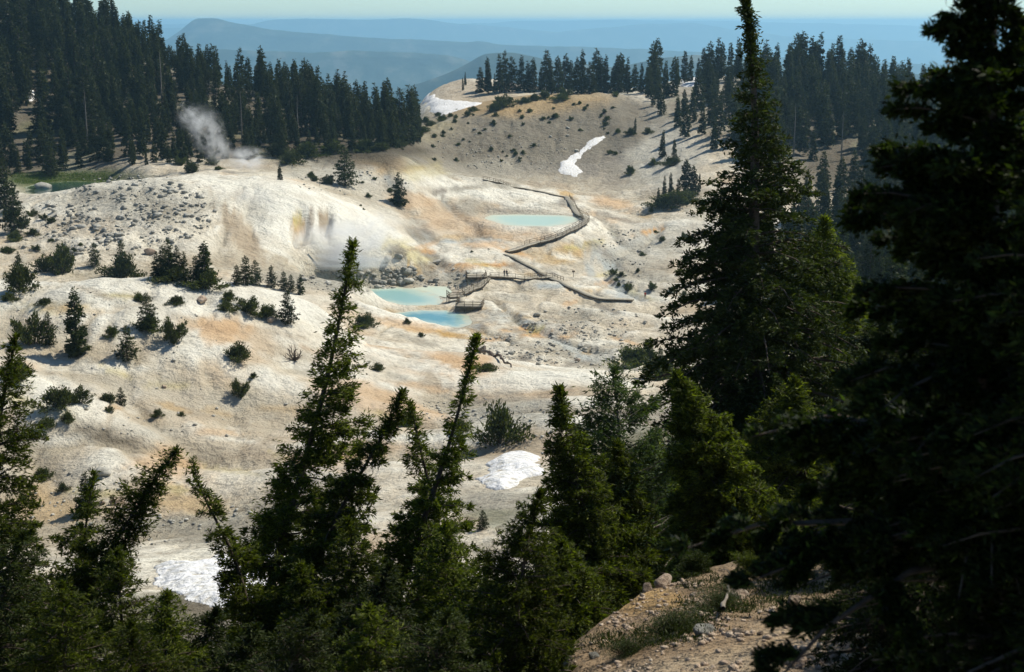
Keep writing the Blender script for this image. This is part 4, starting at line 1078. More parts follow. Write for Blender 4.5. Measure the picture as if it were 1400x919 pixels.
shrub(342, 428, 46, 'shrub mound right of the leaning young conifers', 1, .8); shrub(365, 434, 40, 'shrub left of the last dark conifer on the white slope', 0, .8)
small(394, 442, 46, 'dark ragged conifer on the white slope left of the tall leaning hemlock', 1)
shrub(312, 412, 26, 'thin shrub with a bare patch, above the white slope', 0); shrub(312, 425, 36, 'low green shrub at the head of the peach slope', 2)
shrub(46, 470, 62, 'broad dark shrub in front of the grayish flat at left', 1, 1.1)
small(68, 472, 46, 'bent conifer at the right end of the broad dark shrub', 1, wf=.7, tilt=.12)
small(106, 486, 92, 'tall thin conifer standing alone on the left terrace', 2, wf=1.1)
shrub(104, 484, 50, 'shrubs around the foot of the tall thin terrace conifer', 1, .5)
small(203, 452, 52, 'small conifer with twin tips left of the round terrace shrub', 1)
shrub(205, 452, 46, 'shrubby base below the twin-tipped small conifer', 0, .8)
shrub(236, 468, 46, 'round dark shrub on the left terrace near the peach slope', 1, 1.2)
small(174, 492, 48, 'squat bushy conifer with wide skirts in the middle of the left terrace', 1, wf=1.15)
shrub(154, 460, 26, 'small gray-green shrub behind the squat bushy conifer', 0)
shrub(190, 412, 26, 'small reddish-green shrub on the upper terrace', 0, .8); shrub(240, 416, 32, 'flat low shrub on the upper terrace', 2); shrub(60, 416, 30, 'low shrub with a bare twig on the pale flat at left', 2, .8); shrub(14, 411, 30, 'low shrub strip at the left frame edge', 2)
shrub(324, 492, 52, 'spreading green shrub at the lower edge of the peach slope', 0, .8)
shrub(327, 542, 34, 'lopsided shrub alone on the smooth middle slope', 1, 1.2); shrub(346, 517, 14, 'tiny shrub right above the lopsided one', 0)
shrub(20, 520, 66, 'dark shrub mass behind the left edge hemlock', 0, .8); shrub(82, 556, 66, 'wide low shrub with yellowish tips on the white fold', 0, .75); shrub(108, 550, 46, 'dense shrub joined to the wide low one, on its right', 1, .8)
small(166, 554, 26, 'short conifer ending the row of low shrubs on the white fold', 1); shrub(148, 550, 34, 'shrub between the row and its short end conifer', 0, .7)
shrub(215, 570, 20, 'small isolated shrub above the dark root scar', 0); shrub(150, 564, 14, 'tiny upright plant below the row of shrubs', 1, 1.2); shrub(248, 569, 12, 'tiny dark tuft right of the small isolated shrub', 0)
shrub(64, 583, 36, 'low yellow-green shrub under the white fold', 2, 1.1); shrub(92, 578, 28, 'yellow-tipped shrub right of the low yellow-green one', 0)
small(120, 700, 58, 'pair-like bushy conifer against the ochre bank', 0, wf=1.2); shrub(60, 656, 32, 'shrub at the left above the ochre bank', 0); shrub(86, 672, 22, 'small shrub on the white bank above the ochre soil', 0)
shrub(497, 448, 44, 'dark flat-topped shrub right of the tall hemlock on the peach slope', 0, .8); shrub(514, 506, 26, 'low scraggly shrub by the dark pit on the white slope', 2, 1.1)
shrub(556, 443, 14, 'tiny bush on the rim of the blue pool', 0); shrub(576, 461, 12, 'tiny bush on the orange rim below the blue pool', 0)
shrub(684, 606, 82, 'large round dark shrub above the flat snow patch', 0, 1.15, ymin=100)
shrub(560, 582, 40, 'shrub in the gully behind the small upright hemlock', 0, .8, ymin=100); shrub(664, 506, 44, 'long low green shrub beside the whip-like hemlock tip', 2, .7, ymin=120); shrub(630, 590, 30, 'green shrub behind the boughs of the whip-tipped hemlock', 0, ymin=100)
small(660, 724, 30, 'tiny perfect fir seedling on the greenish slope below the snow', 1, ymin=50)
shrub(868, 500, 90, 'gray-leaved shrub thicket in the hollow left of the tallest hemlock', 0, .6, ymin=150); shrub(905, 520, 80, 'dark thicket right of the gray-leaved one', 1, .6, ymin=150)
small(888, 506, 46, 'slender dark conifer rising from the gray-leaved thicket', 2, ymin=150); small(902, 508, 34, 'shorter conifer beside the slender one in the thicket', 1, ymin=150)
shrub(862, 238, 18, 'oval dark shrub alone on the pale snow-tongue slope', 0, 1.1); shrub(862, 184, 16, 'shrub at the foot of the small pointed slope conifer', 0); shrub(886, 183, 15, 'shrub right of the small pointed slope conifer', 0)
shrub(893, 226, 16, 'small shrub left of the two small slope conifers', 0); shrub(918, 226, 36, 'brownish shrub around the two small slope conifers', 0, .6)
shrub(925, 280, 70, 'dark thicket on the slope left of the tallest hemlock', 1, .5); shrub(905, 284, 46, 'lower left end of the slope thicket', 0, .6)
shrub(859, 397, 17, 'round bush at the foot of the right flank beside the creek', 1, 1.1); shrub(838, 376, 14, 'upper bush of the bushes beside the creek', 1, 1.1)
for px, py, w in [(843, 384, 12), (849, 378, 12), (846, 391, 9), (872, 372, 9), (878, 350, 10), (891, 396, 18), (905, 330, 12), (897, 318, 9), (935, 326, 14), (920, 398, 16), (935, 404, 12), (890, 290, 10)]:
    shrub(px, py, w, 'small bush dotting the flank right of the creek', int(rg.integers(0, 3)), 1.0, 'small bushes right of the creek')
for px, py, w in [(430, 248, 14), (448, 252, 24), (425, 243, 16), (503, 270, 12), (493, 282, 5), (497, 287, 5), (532, 262, 16), (512, 246, 8), (495, 250, 8), (545, 281, 24), (645, 345, 5), (668, 341, 4), (290, 225, 24), (262, 236, 30), (245, 226, 22), (300, 232, 16)]:
    shrub(px, py, w, ('low dark bush behind the mound near the steam' if px < 320 else ('low dark bush beside the bushy lone conifer' if px < 480 else 'low dark bush near the short conifer on the reddish flat')), int(rg.integers(0, 3)), .9, 'low bushes of the pale flat', ymin=355)
n = 0
while n < 62:
    px, py = rg.uniform(585, 850), rg.uniform(140, 226)
    if py < 150 - (px - 600) * .12 + 12 or abs(px - 790) < 40 and py > 180: continue
    d = fbm(np.array([px / 25]), np.array([py / 12]), 2, 4)[0]
    if d < -.1 and rg.random() < .8: continue
    shrub(px, py, rg.uniform(4, 11), 'low dark shrub on the rough crater wall', int(rg.integers(0, 3)), .9, 'shrubs on the crater wall', ymin=440); n += 1
for px, py, w in [(690, 146, 34), (676, 152, 26), (715, 140, 26), (730, 138, 20), (765, 136, 30), (772, 132, 24), (745, 134, 22), (648, 152, 22), (640, 158, 14), (842, 132, 14), (604, 166, 20), (590, 172, 24), (578, 180, 26), (568, 190, 26), (600, 158, 16), (616, 160, 12), (582, 168, 18)]:
    shrub(px, py, w, 'dark shrub crouching ' + ('under the left half of the crest conifers' if 640 < px < 720 else ('under the middle of the crest conifers' if px >= 720 else 'on the crest slope below the snow bank')), int(rg.integers(0, 3)), .8, 'shrubs along the crest', ymin=500)
for px, py, w in [(420, 213, 60), (380, 210, 50), (455, 208, 50), (500, 206, 50), (340, 212, 50), (520, 205, 40), (545, 200, 30), (240, 214, 40), (400, 222, 50)]:
    shrub(px, py, w, 'dark shrub at the foot of the left forest, ' + ('left of the steam' if px < 300 else ('right of the steam' if px < 410 else ('above the bushy lone conifer' if px < 510 else 'near the snow bank'))), int(rg.integers(0, 2)), .55, 'shrubs along the forest foot', ymin=395)
for px, py, w in [(10, 345, 30), (20, 330, 30), (45, 322, 22), (30, 310, 24), (60, 300, 16), (45, 296, 20), (15, 300, 30), (70, 330, 14), (50, 342, 16), (100, 345, 14), (110, 336, 10), (70, 305, 18)]:
    shrub(px, py, w, 'low shrub among the stones at the left end of the boulder mound', int(rg.integers(0, 3)), .8, 'shrubs at the left end of the boulder mound', ymin=260)
small(20, 318, 60, 'dark conifer among the shrubs at the left end of the boulder mound', 1, ymin=280); small(8, 290, 70, 'dark conifer by the left frame edge beside the pond', 0, ymin=330)
small(70, 240, 44, 'brownish conifer on the grassy flat behind the pond', 1, ymin=390)

for px, py, w, hf, k, lab in [(800, 868, 90, .7, 0, 'dark low shrub spilling over the left end of the foreground bank'), (842, 824, 90, .6, 1, 'shadowy shrub on the left rim of the orange bank'), (868, 800, 70, .6, 0, 'shrub crouching on the rim left of the pink stones'), (950, 786, 80, .6, 1, 'low shrub on the rim between the pink stones and the leaning hemlock'), (1030, 782, 90, .55, 0, 'low shrub on the rim right of the leaning hemlock base'),
     (1080, 800, 110, .5, 2, 'spreading dark heather clump above the flat pale slab'), (985, 836, 120, .35, 2, 'long dark heather mat in the middle of the foreground bank'), (925, 866, 130, .35, 2, 'dark heather mat at the lower left of the foreground bank'), (860, 895, 90, .35, 2, 'small heather mat near the bottom of the orange bank'), (1150, 850, 130, .5, 1, 'shaded shrub at the right end of the foreground bank'), (1120, 770, 110, .6, 0, 'dark shrub at the top right of the foreground bank')]:
    x, y, z = hit(px, py, 7.5); w = w / FPX * y
    put_tree(FSHR[k], x, y, z - .03 * w, lab, 'shrub', 'low shrubs of the foreground bank', (w, w, w * hf), rg.uniform(0, 6.28), 'shrub', ('branches', 'foliage'))
small(472, 254, 50, 'bushy lone conifer on the pale flat right of the steam', 1, ymin=370, wf=1.15)
small(545, 282, 44, 'short dark conifer with a shrubby skirt on the reddish flat', 0, ymin=355, wf=1.1)
# dead wood
def deadwood(pts, r, name, label, cat, extra=(), mat=None, ymin=60, group=None):
    m = MB()
    W = []
    for px, py, up in pts:
        x, y, z = hit(px, py, ymin); W.append((x, y, z + up))
    W = np.array(W); o0 = W[0].copy()
    tt = np.linspace(0, len(W) - 1, 22); Wn = np.stack([np.interp(tt, np.arange(len(W)), W[:, q]) for q in range(3)], -1)
    g_ = np.random.default_rng(int(pts[0][0]))
    Wn += np.convolve(g_.normal(0, 1, 66), [.25, .5, .25], 'same').reshape(22, 3) * r * 1.1
    m.tube(Wn - o0, np.linspace(r, r * .25, 22) * g_.uniform(.65, 1.25, 22), 9)
    for (a, dx, dy, dz) in extra:
        p = W[a] - o0
        m.tube([p, p + np.array([dx, dy, dz]) * .55 + np.array([0, 0, .05]), p + np.array([dx, dy, dz])], [r * .5, r * .3, r * .08], 5)
    o = m.build(name, mat or M_pale, smooth=True); o.location = o0
    return tag(o, label, cat, group)
deadwood([(655, 478, .3), (676, 488, .3), (700, 502, .3)], .35, 'fallen_log', 'dark fallen log lying along the rocky bank below the pools', 'log', mat=M_bark, ymin=150)
deadwood([(986, 846, .1), (996, 822, .15), (1003, 810, .15), (1000, 800, .1)], .022, 'dead_root', 'bleached twisted root below the left-leaning hemlock', 'dead root', extra=((1, .15, .05, .08), (2, -.15, 0, .12)), ymin=9)
deadwood([(862, 792, .1), (850, 775, .4), (842, 762, .5)], .02, 'dead_branch', 'pale dead branch at the edge of the orange bank', 'dead branch', ((1, -.25, 0, .3),), ymin=9)
deadwood([(870, 788, .08), (900, 782, .12), (925, 776, .1), (955, 771, .15)], .03, 'dead_branch', 'long thin bleached branch lying above the pink stones', 'dead branch', ((1, .2, .2, .1), (2, .2, .1, .15)), ymin=9)
t = empty('dead_shrub', hit(402, 492, 120))
tag(t, 'leafless spiky dead shrub on the fold left of the tall leaning hemlock', 'dead shrub')
m = MB()
for q in range(20):
    a, e = rg.uniform(0, 6.28), abs(rg.normal(.35, .3)); L = rg.uniform(.7, 2.1) * (1.3 if math.cos(a) < 0 else .8)
    p = np.array([math.cos(a) * math.cos(e), math.sin(a) * math.cos(e), math.sin(e)]) * L
    k1 = p * .35 + rg.normal(0, .12, 3) + [0, 0, .1]; k2 = p * .7 + rg.normal(0, .18, 3) + [0, 0, .3]
    m.tube([[0, 0, -.05], k1, k2, p + [0, 0, rg.uniform(0, .7)]], [.10, .075, .05, .02], 5)
    m.tube([k2, k2 + rg.normal(0, .3, 3) + [0, 0, .25]], [.04, .015], 4)
m.build('branches', M_bark, t)

# ------------------------------------------------------------------ stones
def rock_mat(name, a, b_, c_):
    m, nt, b = new_mat(name)
    tc = nd(nt, 'ShaderNodeTexCoord').outputs['Object']
    oi = nd(nt, 'ShaderNodeObjectInfo')
    n = noise(nt, 2.3, 7, .68, tc)
    r = ramp(nt, n.outputs[0], [(.3, a), (.52, b_), (.72, c_)])
    v = nd(nt, 'ShaderNodeMapRange'); v.inputs['To Min'].default_value = 0.62; v.inputs['To Max'].default_value = 1.2
    nt.links.new(oi.outputs['Random'], v.inputs['Value'])
    mul = nd(nt, 'ShaderNodeVectorMath'); mul.operation = 'SCALE'
    nt.links.new(r.outputs[0], mul.inputs[0]); nt.links.new(v.outputs[0], mul.inputs['Scale'])
    nt.links.new(mul.outputs[0], b.inputs['Base Color'])
    bump(nt, b, n.outputs[0], .25)
    return m
M_rock = rock_mat('gray_rock', (.19, .17, .14), (.38, .37, .32), (.56, .53, .47))
M_pink = rock_mat('tan_rock', (.24, .17, .12), (.44, .34, .25), (.58, .50, .40))
import bmesh
def rock_mesh(seed, sub=3, mat=None, flat=.7):
    bm = bmesh.new(); bmesh.ops.create_icosphere(bm, subdivisions=sub, radius=.5)
    r_ = np.random.default_rng(seed)
    v = np.array([p.co[:] for p in bm.verts]); f = np.array([[q.index for q in fc.verts] for fc in bm.faces]); bm.free()
    for q in range(11):                                     # chop into facets
        d = unit(r_.normal(size=3)); k = r_.uniform(.24, .42)
        e = v @ d; v = v - np.maximum(e - k, 0)[:, None] * d * .92
    v = v * (1 + .10 * fbm(v[:, 0] * 4 + seed, v[:, 1] * 4 + v[:, 2] * 3, 4, seed))[:, None]
    v = v * np.array([1.1, .9, flat]) * r_.uniform(.85, 1.15, 3)
    return np_mesh('boulder', v, [f], [mat or M_rock], False, mesh_only=True)
ROCK = [rock_mesh(i, 3, M_rock) for i in range(6)] + [rock_mesh(20 + i, 3, M_pink) for i in range(4)]
def boulder(px, py, wpx, label, group=None, ymin=60, k=None, hf=1.0):
    x, y, z = hit(px, py, ymin)
    w = wpx / FPX * y
    k = int(rg.integers(0, 6)) if k is None else k
    o = bpy.data.objects.new('boulder', ROCK[k]); COL.objects.link(o)
    o.location = (x, y, z + w * .12); o.rotation_euler = (rg.normal(0, .2), rg.normal(0, .2), rg.uniform(0, 6.28)); o.scale = (w, w, w * hf)
    return tag(o, label, 'boulder', group)
for px, py, w, lab, k in [(215, 296, 15, 'largest bluish-gray boulder on the boulder mound', 0), (205, 297, 9, 'boulder wedged against the left of the largest mound boulder', 1), (186, 254, 11, 'boulder on the crest of the boulder mound', 2), (233, 262, 12, 'broad boulder at the upper right of the boulder mound', 3),
   (168, 268, 12, 'flat boulder near the middle of the boulder mound', 4), (60, 262, 26, 'low rounded boulder at the near shore of the pond', 5), (205, 348, 18, 'big boulder at the foot of the boulder mound above the clump of conifers', 6), (110, 312, 16, 'dark slab at the left of the boulder mound', 3),
   (560, 385, 17, 'pale blocky boulder behind the milky pool', 0), (549, 388, 13, 'gray boulder touching the pale blocky one behind the milky pool', 1), (574, 380, 12, 'tall gray boulder right of the pale blocky one', 2), (503, 373, 9, 'round pale boulder at the edge of the steam', 4), (530, 357, 16, 'dark jagged rock at the right end of the steaming hollow', 5), (545, 352, 12, 'dark rock above the jagged one at the steaming hollow', 1),
   (577, 382, 8, 'small boulder right of the tall gray one', 3), (595, 384, 11, 'squat dark boulder between the rock belt and the platform', 2), (596, 360, 14, 'dark flat rock at the tip of the yellow ridge', 0),
   (160, 690, 22, 'big split boulder in the gully below the white bank at lower left', 6), (140, 690, 12, 'boulder tucked against the left of the big split one', 7), (178, 694, 20, 'rounded boulder right of the big split one', 8), (192, 680, 14, 'pale boulder above the rounded one at lower left', 1), (140, 650, 26, 'dark broken rock on the white bank at lower left', 5),
   (224, 530, 9, 'single brown boulder on the smooth middle slope', 9), (276, 413, 22, 'low rounded rock at the end of the upper terrace shrubs', 9), (370, 440, 15, 'tan stone left of the dark ragged conifer', 6), (735, 499, 10, 'dark block in the stone field under the pools', 2), (790, 494, 9, 'pinkish block at the right of the stone field', 6), (733, 432, 12, 'gray bush-like rock in the middle of the basin', 3)]:
    boulder(px, py, w, lab, ymin=95, k=k)
GR = [('gray boulder strewn over the boulder mound', 'boulders of the boulder mound', 84, (70, 300), (240, 345), 300, (4, 13), 362), ('gray boulder in the rock belt behind the milky pool', 'boulders of the rock belt', 56, (430, 640), (368, 400), 280, (4, 13), 400),
      ('boulder in the stone field below the pools', 'boulders of the stone field', 70, (660, 880), (450, 508), 220, (3, 11), 330), ('stone lying below the round shrub near the snow', 'stones by the flat snow patch', 22, (620, 790), (560, 640), 100, (3, 8), 180), ('stone on the gray gully floor at lower left', 'stones of the lower left gully', 26, (200, 420), (690, 750), 80, (3, 9), 140), ('stone on the rough crater wall', 'stones of the crater wall', 30, (600, 850), (150, 225), 440, (3, 7), 620)]
for lab, g, n, (x0, x1), (y0, y1), ym, (w0, w1), yM in GR:
    c_ = 0
    while c_ < n:
        px, py = rg.uniform(x0, x1), rg.uniform(y0, y1)
        if fbm(np.array([px / 26]), np.array([py / 14]), 2, 18)[0] < rg.normal(.08, .10): continue
        if 'mound' in g and (px - 185) ** 2 / 115 ** 2 + (py - 290) ** 2 / 55 ** 2 > 1.1: continue
        wb = w0 * .8 + (w1 * 1.15 - w0) * rg.random() ** 3.0
        sz = 'small ' if wb < w0 * 1.1 else ('large ' if wb > w0 * 1.9 else '')
        tx = ['left end', 'left part', 'middle', 'right part', 'right end'][min(4, int((px - x0) / (x1 - x0) * 5))]; ty = ['upper', 'mid', 'lower'][min(2, int((py - y0) / (y1 - y0) * 3))]
        boulder(px, py, wb, sz + lab + ', ' + ty + ' ' + tx, g, ym, hf=rg.uniform(.7, 1.1)); c_ += 1
# stones nobody could count
SM = []
for s_ in range(5):
    bm = bmesh.new(); bmesh.ops.create_icosphere(bm, subdivisions=1, radius=.5)
    v = np.array([p.co[:] for p in bm.verts]); f = np.array([[q.index for q in fc.verts] for fc in bm.faces]); bm.free()
    r_ = np.random.default_rng(s_); SM.append((v * r_.uniform(.6, 1.15, (len(v), 1)) * [1.1, .9, .65], f))
def stones(n, fx, name, label, mat, ymin, size, pinkp=0):
    V, F, k = [], [], 0
    for q in range(n):
        px, py = fx()
        if fbm(np.array([px / 22]), np.array([py / 9]), 3, 8)[0] < rg.normal(-.02, .12): continue
        x, y, z = hit(px, py, ymin)
        w = size[0] + (size[1] - size[0]) * rg.random() ** 4
        v, f = SM[int(rg.integers(0, 5))]
        a = rg.uniform(0, 6.28); c_, s_ = math.cos(a), math.sin(a)
        V.append(np.stack([v[:, 0] * c_ - v[:, 1] * s_, v[:, 0] * s_ + v[:, 1] * c_, v[:, 2]], -1) * w + [x, y, z + w * .15]); F.append(f + k); k += len(v)
    o = np_mesh(name, np.concatenate(V), [np.concatenate(F)], [mat])
    return tag(o, label, kind='stuff')
def in_ell(lst):
    def f():
        cx, cy_, rx, ry = lst[int(rg.integers(0, len(lst)))]
        a = rg.uniform(0, 6.28); r = math.sqrt(rg.random())
        return cx + math.cos(a) * r * rx, cy_ + math.sin(a) * r * ry
    return f
stones(3000, in_ell([(170, 290, 130, 52), (190, 290, 100, 50), (90, 320, 80, 30), (560, 384, 110, 18), (500, 380, 90, 12)]), 'scattered_stones', 'loose gray rubble over the mound and rock belt', M_rock, 270, (.3, 1.9))
stones(2600, in_ell([(760, 475, 110, 32), (800, 440, 90, 20), (700, 480, 60, 20), (850, 350, 40, 40), (730, 215, 120, 20), (680, 200, 90, 30), (480, 250, 80, 16)]), 'scattered_stones', 'loose rubble of the basin floor and crater wall', M_rock, 220, (.2, 1.1))
stones(1600, in_ell([(300, 720, 140, 26), (720, 590, 80, 36), (100, 680, 80, 40), (630, 560, 60, 20), (130, 460, 180, 60), (260, 560, 200, 40)]), 'scattered_stones', 'pebbles strewn over the near slopes', M_rock, 85, (.08, .6))
stones(4500, in_ell([(1000, 895, 230, 34), (1090, 870, 90, 40), (960, 850, 80, 30), (880, 830, 90, 40), (920, 800, 40, 12)]), 'scattered_stones', 'gravel and pebbles on the foreground bank', M_pink, 7, (.012, .09))
for px, py, w, lab, k in [(905, 802, 38, 'large pale pink rock on the orange bank', 6), (885, 808, 24, 'smaller pink rock left of the large pale pink one', 7), (1008, 818, 34, 'tan rock beside the bleached root', 8), (966, 866, 42, 'dark gray angular rock in the foreground gravel', 0), (812, 900, 24, 'small white rock at the bottom of the orange bank', 4), (1032, 895, 20, 'flat light stone low in the foreground gravel', 9), (1085, 828, 34, 'flat pale slab at the right of the foreground bank', 9), (1010, 868, 20, 'brown stone between the dark gray rock and the gravel edge', 7), (1120, 888, 16, 'whitish stone at the shadow edge of the foreground gravel', 4), (940, 803, 16, 'small pink stone right of the large pale pink one', 6), (1040, 868, 14, 'small light stone in the middle of the foreground gravel', 9)]:
    boulder(px, py, w, lab, ymin=7.5, k=k)
# low plants on the bank
P, L = [], []
f = in_ell([(985, 838, 60, 22), (940, 862, 50, 20), (1085, 812, 46, 20), (1030, 822, 50, 20), (975, 800, 40, 8), (830, 880, 30, 12), (1170, 830, 60, 50), (900, 875, 40, 12), (1100, 790, 80, 14)])
for q in range(240):
    px, py = f(); x, y, z = hit(px, py, 8)
    k = 55
    pp = np.array([x, y, z]) + rg.normal(0, 1, (k, 3)) * [.07, .07, .03]
    P.append(pp)
P = np.concatenate(P)
D = rg.normal(0, .45, P.shape) + [0, 0, 1]
D[:, :2] += rg.normal(0, .5, (len(P), 2))
V, F = leaf_quads(P, D, rg.uniform(.02, .06, len(P)), rg.uniform(.006, .014, len(P)), rg)
tag(np_mesh('ground_cover', V, [F], [M_hemd]), 'dark low heather and sedge on the foreground bank', kind='stuff')
# grass by the pond
P = []
for q in range(500):
    px, py = rg.uniform(20, 150), rg.uniform(236, 252); x, y, z = hit(px, py, 375)
    P.append(np.array([x, y, z]) + rg.normal(0, 1, (12, 3)) * [.9, .9, .05])
P = np.concatenate(P); D = rg.normal(0, .4, P.shape) + [0, 0, 1]
V, F = leaf_quads(P, D, rg.uniform(.3, .7, len(P)), rg.uniform(.08, .16, len(P)), rg)
M_grass = leaf_mat('meadow_grass', (.05, .085, .015), (.12, .16, .03), .3)
tag(np_mesh('grass', V, [F], [M_grass]), 'bright grass on the flat beside the pond', kind='stuff')
# ------------------------------------------------------------------ the boardwalk
M_deck, nt, b = new_mat('weathered_planks')
tc = nd(nt, 'ShaderNodeTexCoord').outputs['Object']
n = noise(nt, 1.6, 5, .6, tc)
nt.links.new(ramp(nt, n.outputs[0], [(.3, (.27, .24, .18)), (.7, (.48, .44, .35))]).outputs[0], b.inputs['Base Color'])
M_beam, nt, b = new_mat('dark_timber')
tc = nd(nt, 'ShaderNodeTexCoord').outputs['Object']
n = noise(nt, 2.5, 5, .6, tc)
nt.links.new(ramp(nt, n.outputs[0], [(.3, (.06, .045, .03)), (.7, (.17, .13, .085))]).outputs[0], b.inputs['Base Color'])
def walk_pts(pts, ymin=230):
    return np.array([hit(a, b_, ymin) for a, b_ in pts])
def resample(P, step):
    d = np.r_[0, np.cumsum(np.linalg.norm(np.diff(P[:, :2], axis=0), axis=1))]
    k = max(int(d[-1] / step), 1)
    s = np.linspace(0, d[-1], k + 1)
    return np.stack([np.interp(s, d, P[:, i]) for i in range(3)], -1), s
def deck_line(P, lift, width, root, rail=(), name_rail='railing'):
    """P ground points; deck of cross planks on two beams, posts under it; rail: (side, from, to) fractions"""
    Q, s = resample(P, .6)
    z = ground(Q[:, 0], Q[:, 1])
    z = np.convolve(np.pad(z, 6, mode='edge'), np.ones(13) / 13, 'valid') + lift
    z = np.maximum(z, ground(Q[:, 0], Q[:, 1]) + .12)
    Q[:, 2] = z
    T = np.gradient(Q, axis=0); T[:, 2] = 0; T = unit(T)
    Sd = np.stack([T[:, 1], -T[:, 0], 0 * T[:, 0]], -1)
    m = MB()
    for i in range(len(Q) - 1):
        a, b_ = Q[i], Q[i + 1]
        for f in (0, .5):
            c0 = a + (b_ - a) * (f + .03); c1 = a + (b_ - a) * (f + .47)
            m.bar(c0, c1, width, .07)
    m.build('deck', M_deck, root)
    m = MB()
    for sd in (-1, 1):
        for i in range(0, len(Q) - 3, 3):
            k = min(i + 3, len(Q) - 1)
            m.bar(Q[i] + Sd[i] * sd * (width / 2 - .1) - [0, 0, .22], Q[k] + Sd[k] * sd * (width / 2 - .1) - [0, 0, .18], .12, .22)
    m.build('beam', M_beam, root)
    for i in range(2, len(Q), 8):
        for sd in (-1, 1):
            p = Q[i] + Sd[i] * sd * (width / 2 - .2); g = float(ground(p[0], p[1])[0])
            if p[2] - .35 > g:
                m = MB(); m.bar([p[0], p[1], g - .3], [p[0], p[1], p[2] - .3], .16, .16); m.build('support_post', M_beam, root)
    for sd, f0, f1 in rail:
        i0, i1 = int(f0 * (len(Q) - 1)), int(f1 * (len(Q) - 1))
        E = Q[i0:i1 + 1] + Sd[i0:i1 + 1] * sd * (width / 2 - .02)
        r = MB()
        for i in range(0, len(E) - 1, 3):
            k = min(i + 3, len(E) - 1)
            for hh in (.45, .95):
                r.bar(E[i] + [0, 0, hh], E[k] + [0, 0, hh], .05, .075)
        if not r.n: continue
        ro = r.build(name_rail, M_beam, root)
        for i in range(0, len(E), 4):
            p = MB(); p.bar(E[i] - [0, 0, .3], E[i] + [0, 0, 1.05], .10, .10); p.build('post', M_beam, ro)
    return Q
def railed_platform(cx, cy_, w, d, z, root, rz=0.0):
    c_, s_ = math.cos(rz), math.sin(rz)
    R = lambda u, v, zz=0: np.array([cx + u * c_ - v * s_, cy_ + u * s_ + v * c_, z + zz])
    m = MB()
    k = int(w / .2)
    for i in range(k):
        u = -w / 2 + (i + .5) * w / k
        m.bar(R(u, -d / 2), R(u, d / 2), w / k * .9, .08)
    m.build('deck', M_deck, root)
    m = MB()
    cs = [(-w / 2, -d / 2), (w / 2, -d / 2), (w / 2, d / 2), (-w / 2, d / 2)]
    for i in range(4):
        m.bar(R(*cs[i], -.22), R(*cs[(i + 1) % 4], -.22), .16, .34)
    m.build('beam', M_beam, root)
    r = MB()
    for i in range(3):
        for hh in (.5, 1.0):
            r.bar(R(*cs[(i + 3) % 4], hh), R(*cs[i], hh), .08, .12)
    ro = r.build('railing', M_beam, root)
    for i in range(3):
        a, b_ = np.array(cs[(i + 3) % 4]), np.array(cs[i])
        L = np.linalg.norm(b_ - a); q = max(int(L / 1.6), 1)
        for j in range(q):
            u, v = a + (b_ - a) * j / q
            g = float(ground(R(u, v)[0], R(u, v)[1])[0])
            p = MB(); p.bar([R(u, v)[0], R(u, v)[1], min(g - .2, z - .3)], R(u, v, 1.12), .14, .14); p.build('post', M_beam, ro)
main = empty('boardwalk')
tag(main, 'long zigzag wooden boardwalk crossing the basin past the upper green pool', 'boardwalk')
A = walk_pts([(866, 412), (842, 411), (822, 410), (798, 402), (776, 394), (750, 379), (735, 371), (719, 362), (705, 355), (691, 348)])
QA = deck_line(A, .38, 1.75, main, [(1, .48, .62)])
B = walk_pts([(694, 346), (712, 341), (732, 336), (750, 331), (765, 326), (785, 317), (798, 309), (802, 303), (797, 298)])
QB = deck_line(B, .7, 1.8, main, [(-1, .2, 1.0), (1, .3, 1.0)])
Cc = walk_pts([(796, 298), (789, 294), (783, 284), (779, 277), (775, 271)])
deck_line(Cc, .55, 1.7, main, [(1, 0, 1.0)])
D = walk_pts([(776, 271), (757, 267), (736, 262), (718, 259), (702, 256), (680, 251), (660, 246)])
deck_line(D, .3, 1.5, main, [(1, .6, 1.0), (-1, .65, 1.0)])
side = empty('side_boardwalk')
tag(side, 'side boardwalk branching left with a small viewing deck behind the pools', 'boardwalk')
E_ = walk_pts([(753, 381), (740, 383), (720, 384), (704, 383), (684, 381), (668, 380)])
QE = deck_line(E_, .55, 1.5, side, [(-1, 0, 1.0), (1, .05, .45)])
p0 = np.array(hit(651, 381, 250)); railed_platform(p0[0], p0[1], 4.6, 4.2, p0[2] + .7, side, .1)
low = empty('viewing_platform')
tag(low, 'railed stair and two-level viewing platform standing at the edge of the blue pool', 'viewing platform')
Fp = walk_pts([(667, 384), (660, 391), (652, 398), (640, 403), (631, 407)])
QF = deck_line(Fp, .9, 1.7, low, [(-1, 0, 1.0), (1, 0, 1.0)])
p1 = np.array(hit(623, 411, 250)); railed_platform(p1[0], p1[1], 3.4, 3.2, p1[2] + 1.1, low, .25)
p2 = np.array(hit(643, 421, 250)); railed_platform(p2[0], p2[1], 5.6, 5.0, p2[2] + .8, low, -.12)
# stepping between the two levels
m = MB(); m.bar([p1[0] + 1.6, p1[1] - .6, p1[2] + 1.1], [p2[0] - 2.0, p2[1] + 1.2, p2[2] + .85], 1.3, .1); m.build('ramp', M_deck, low)
# little sign post by the walk
sg = empty('trail_sign', hit(784, 379, 300)); tag(sg, 'small sign on a post standing above the long boardwalk', 'sign')
m = MB(); m.bar([0, 0, -.2], [0, 0, 1.5], .1, .1); m.build('post', M_beam, sg)
m = MB(); m.bar([-.32, 0, 1.45], [.32, 0, 1.45], .05, .42); m.build('panel', M_beam, sg)

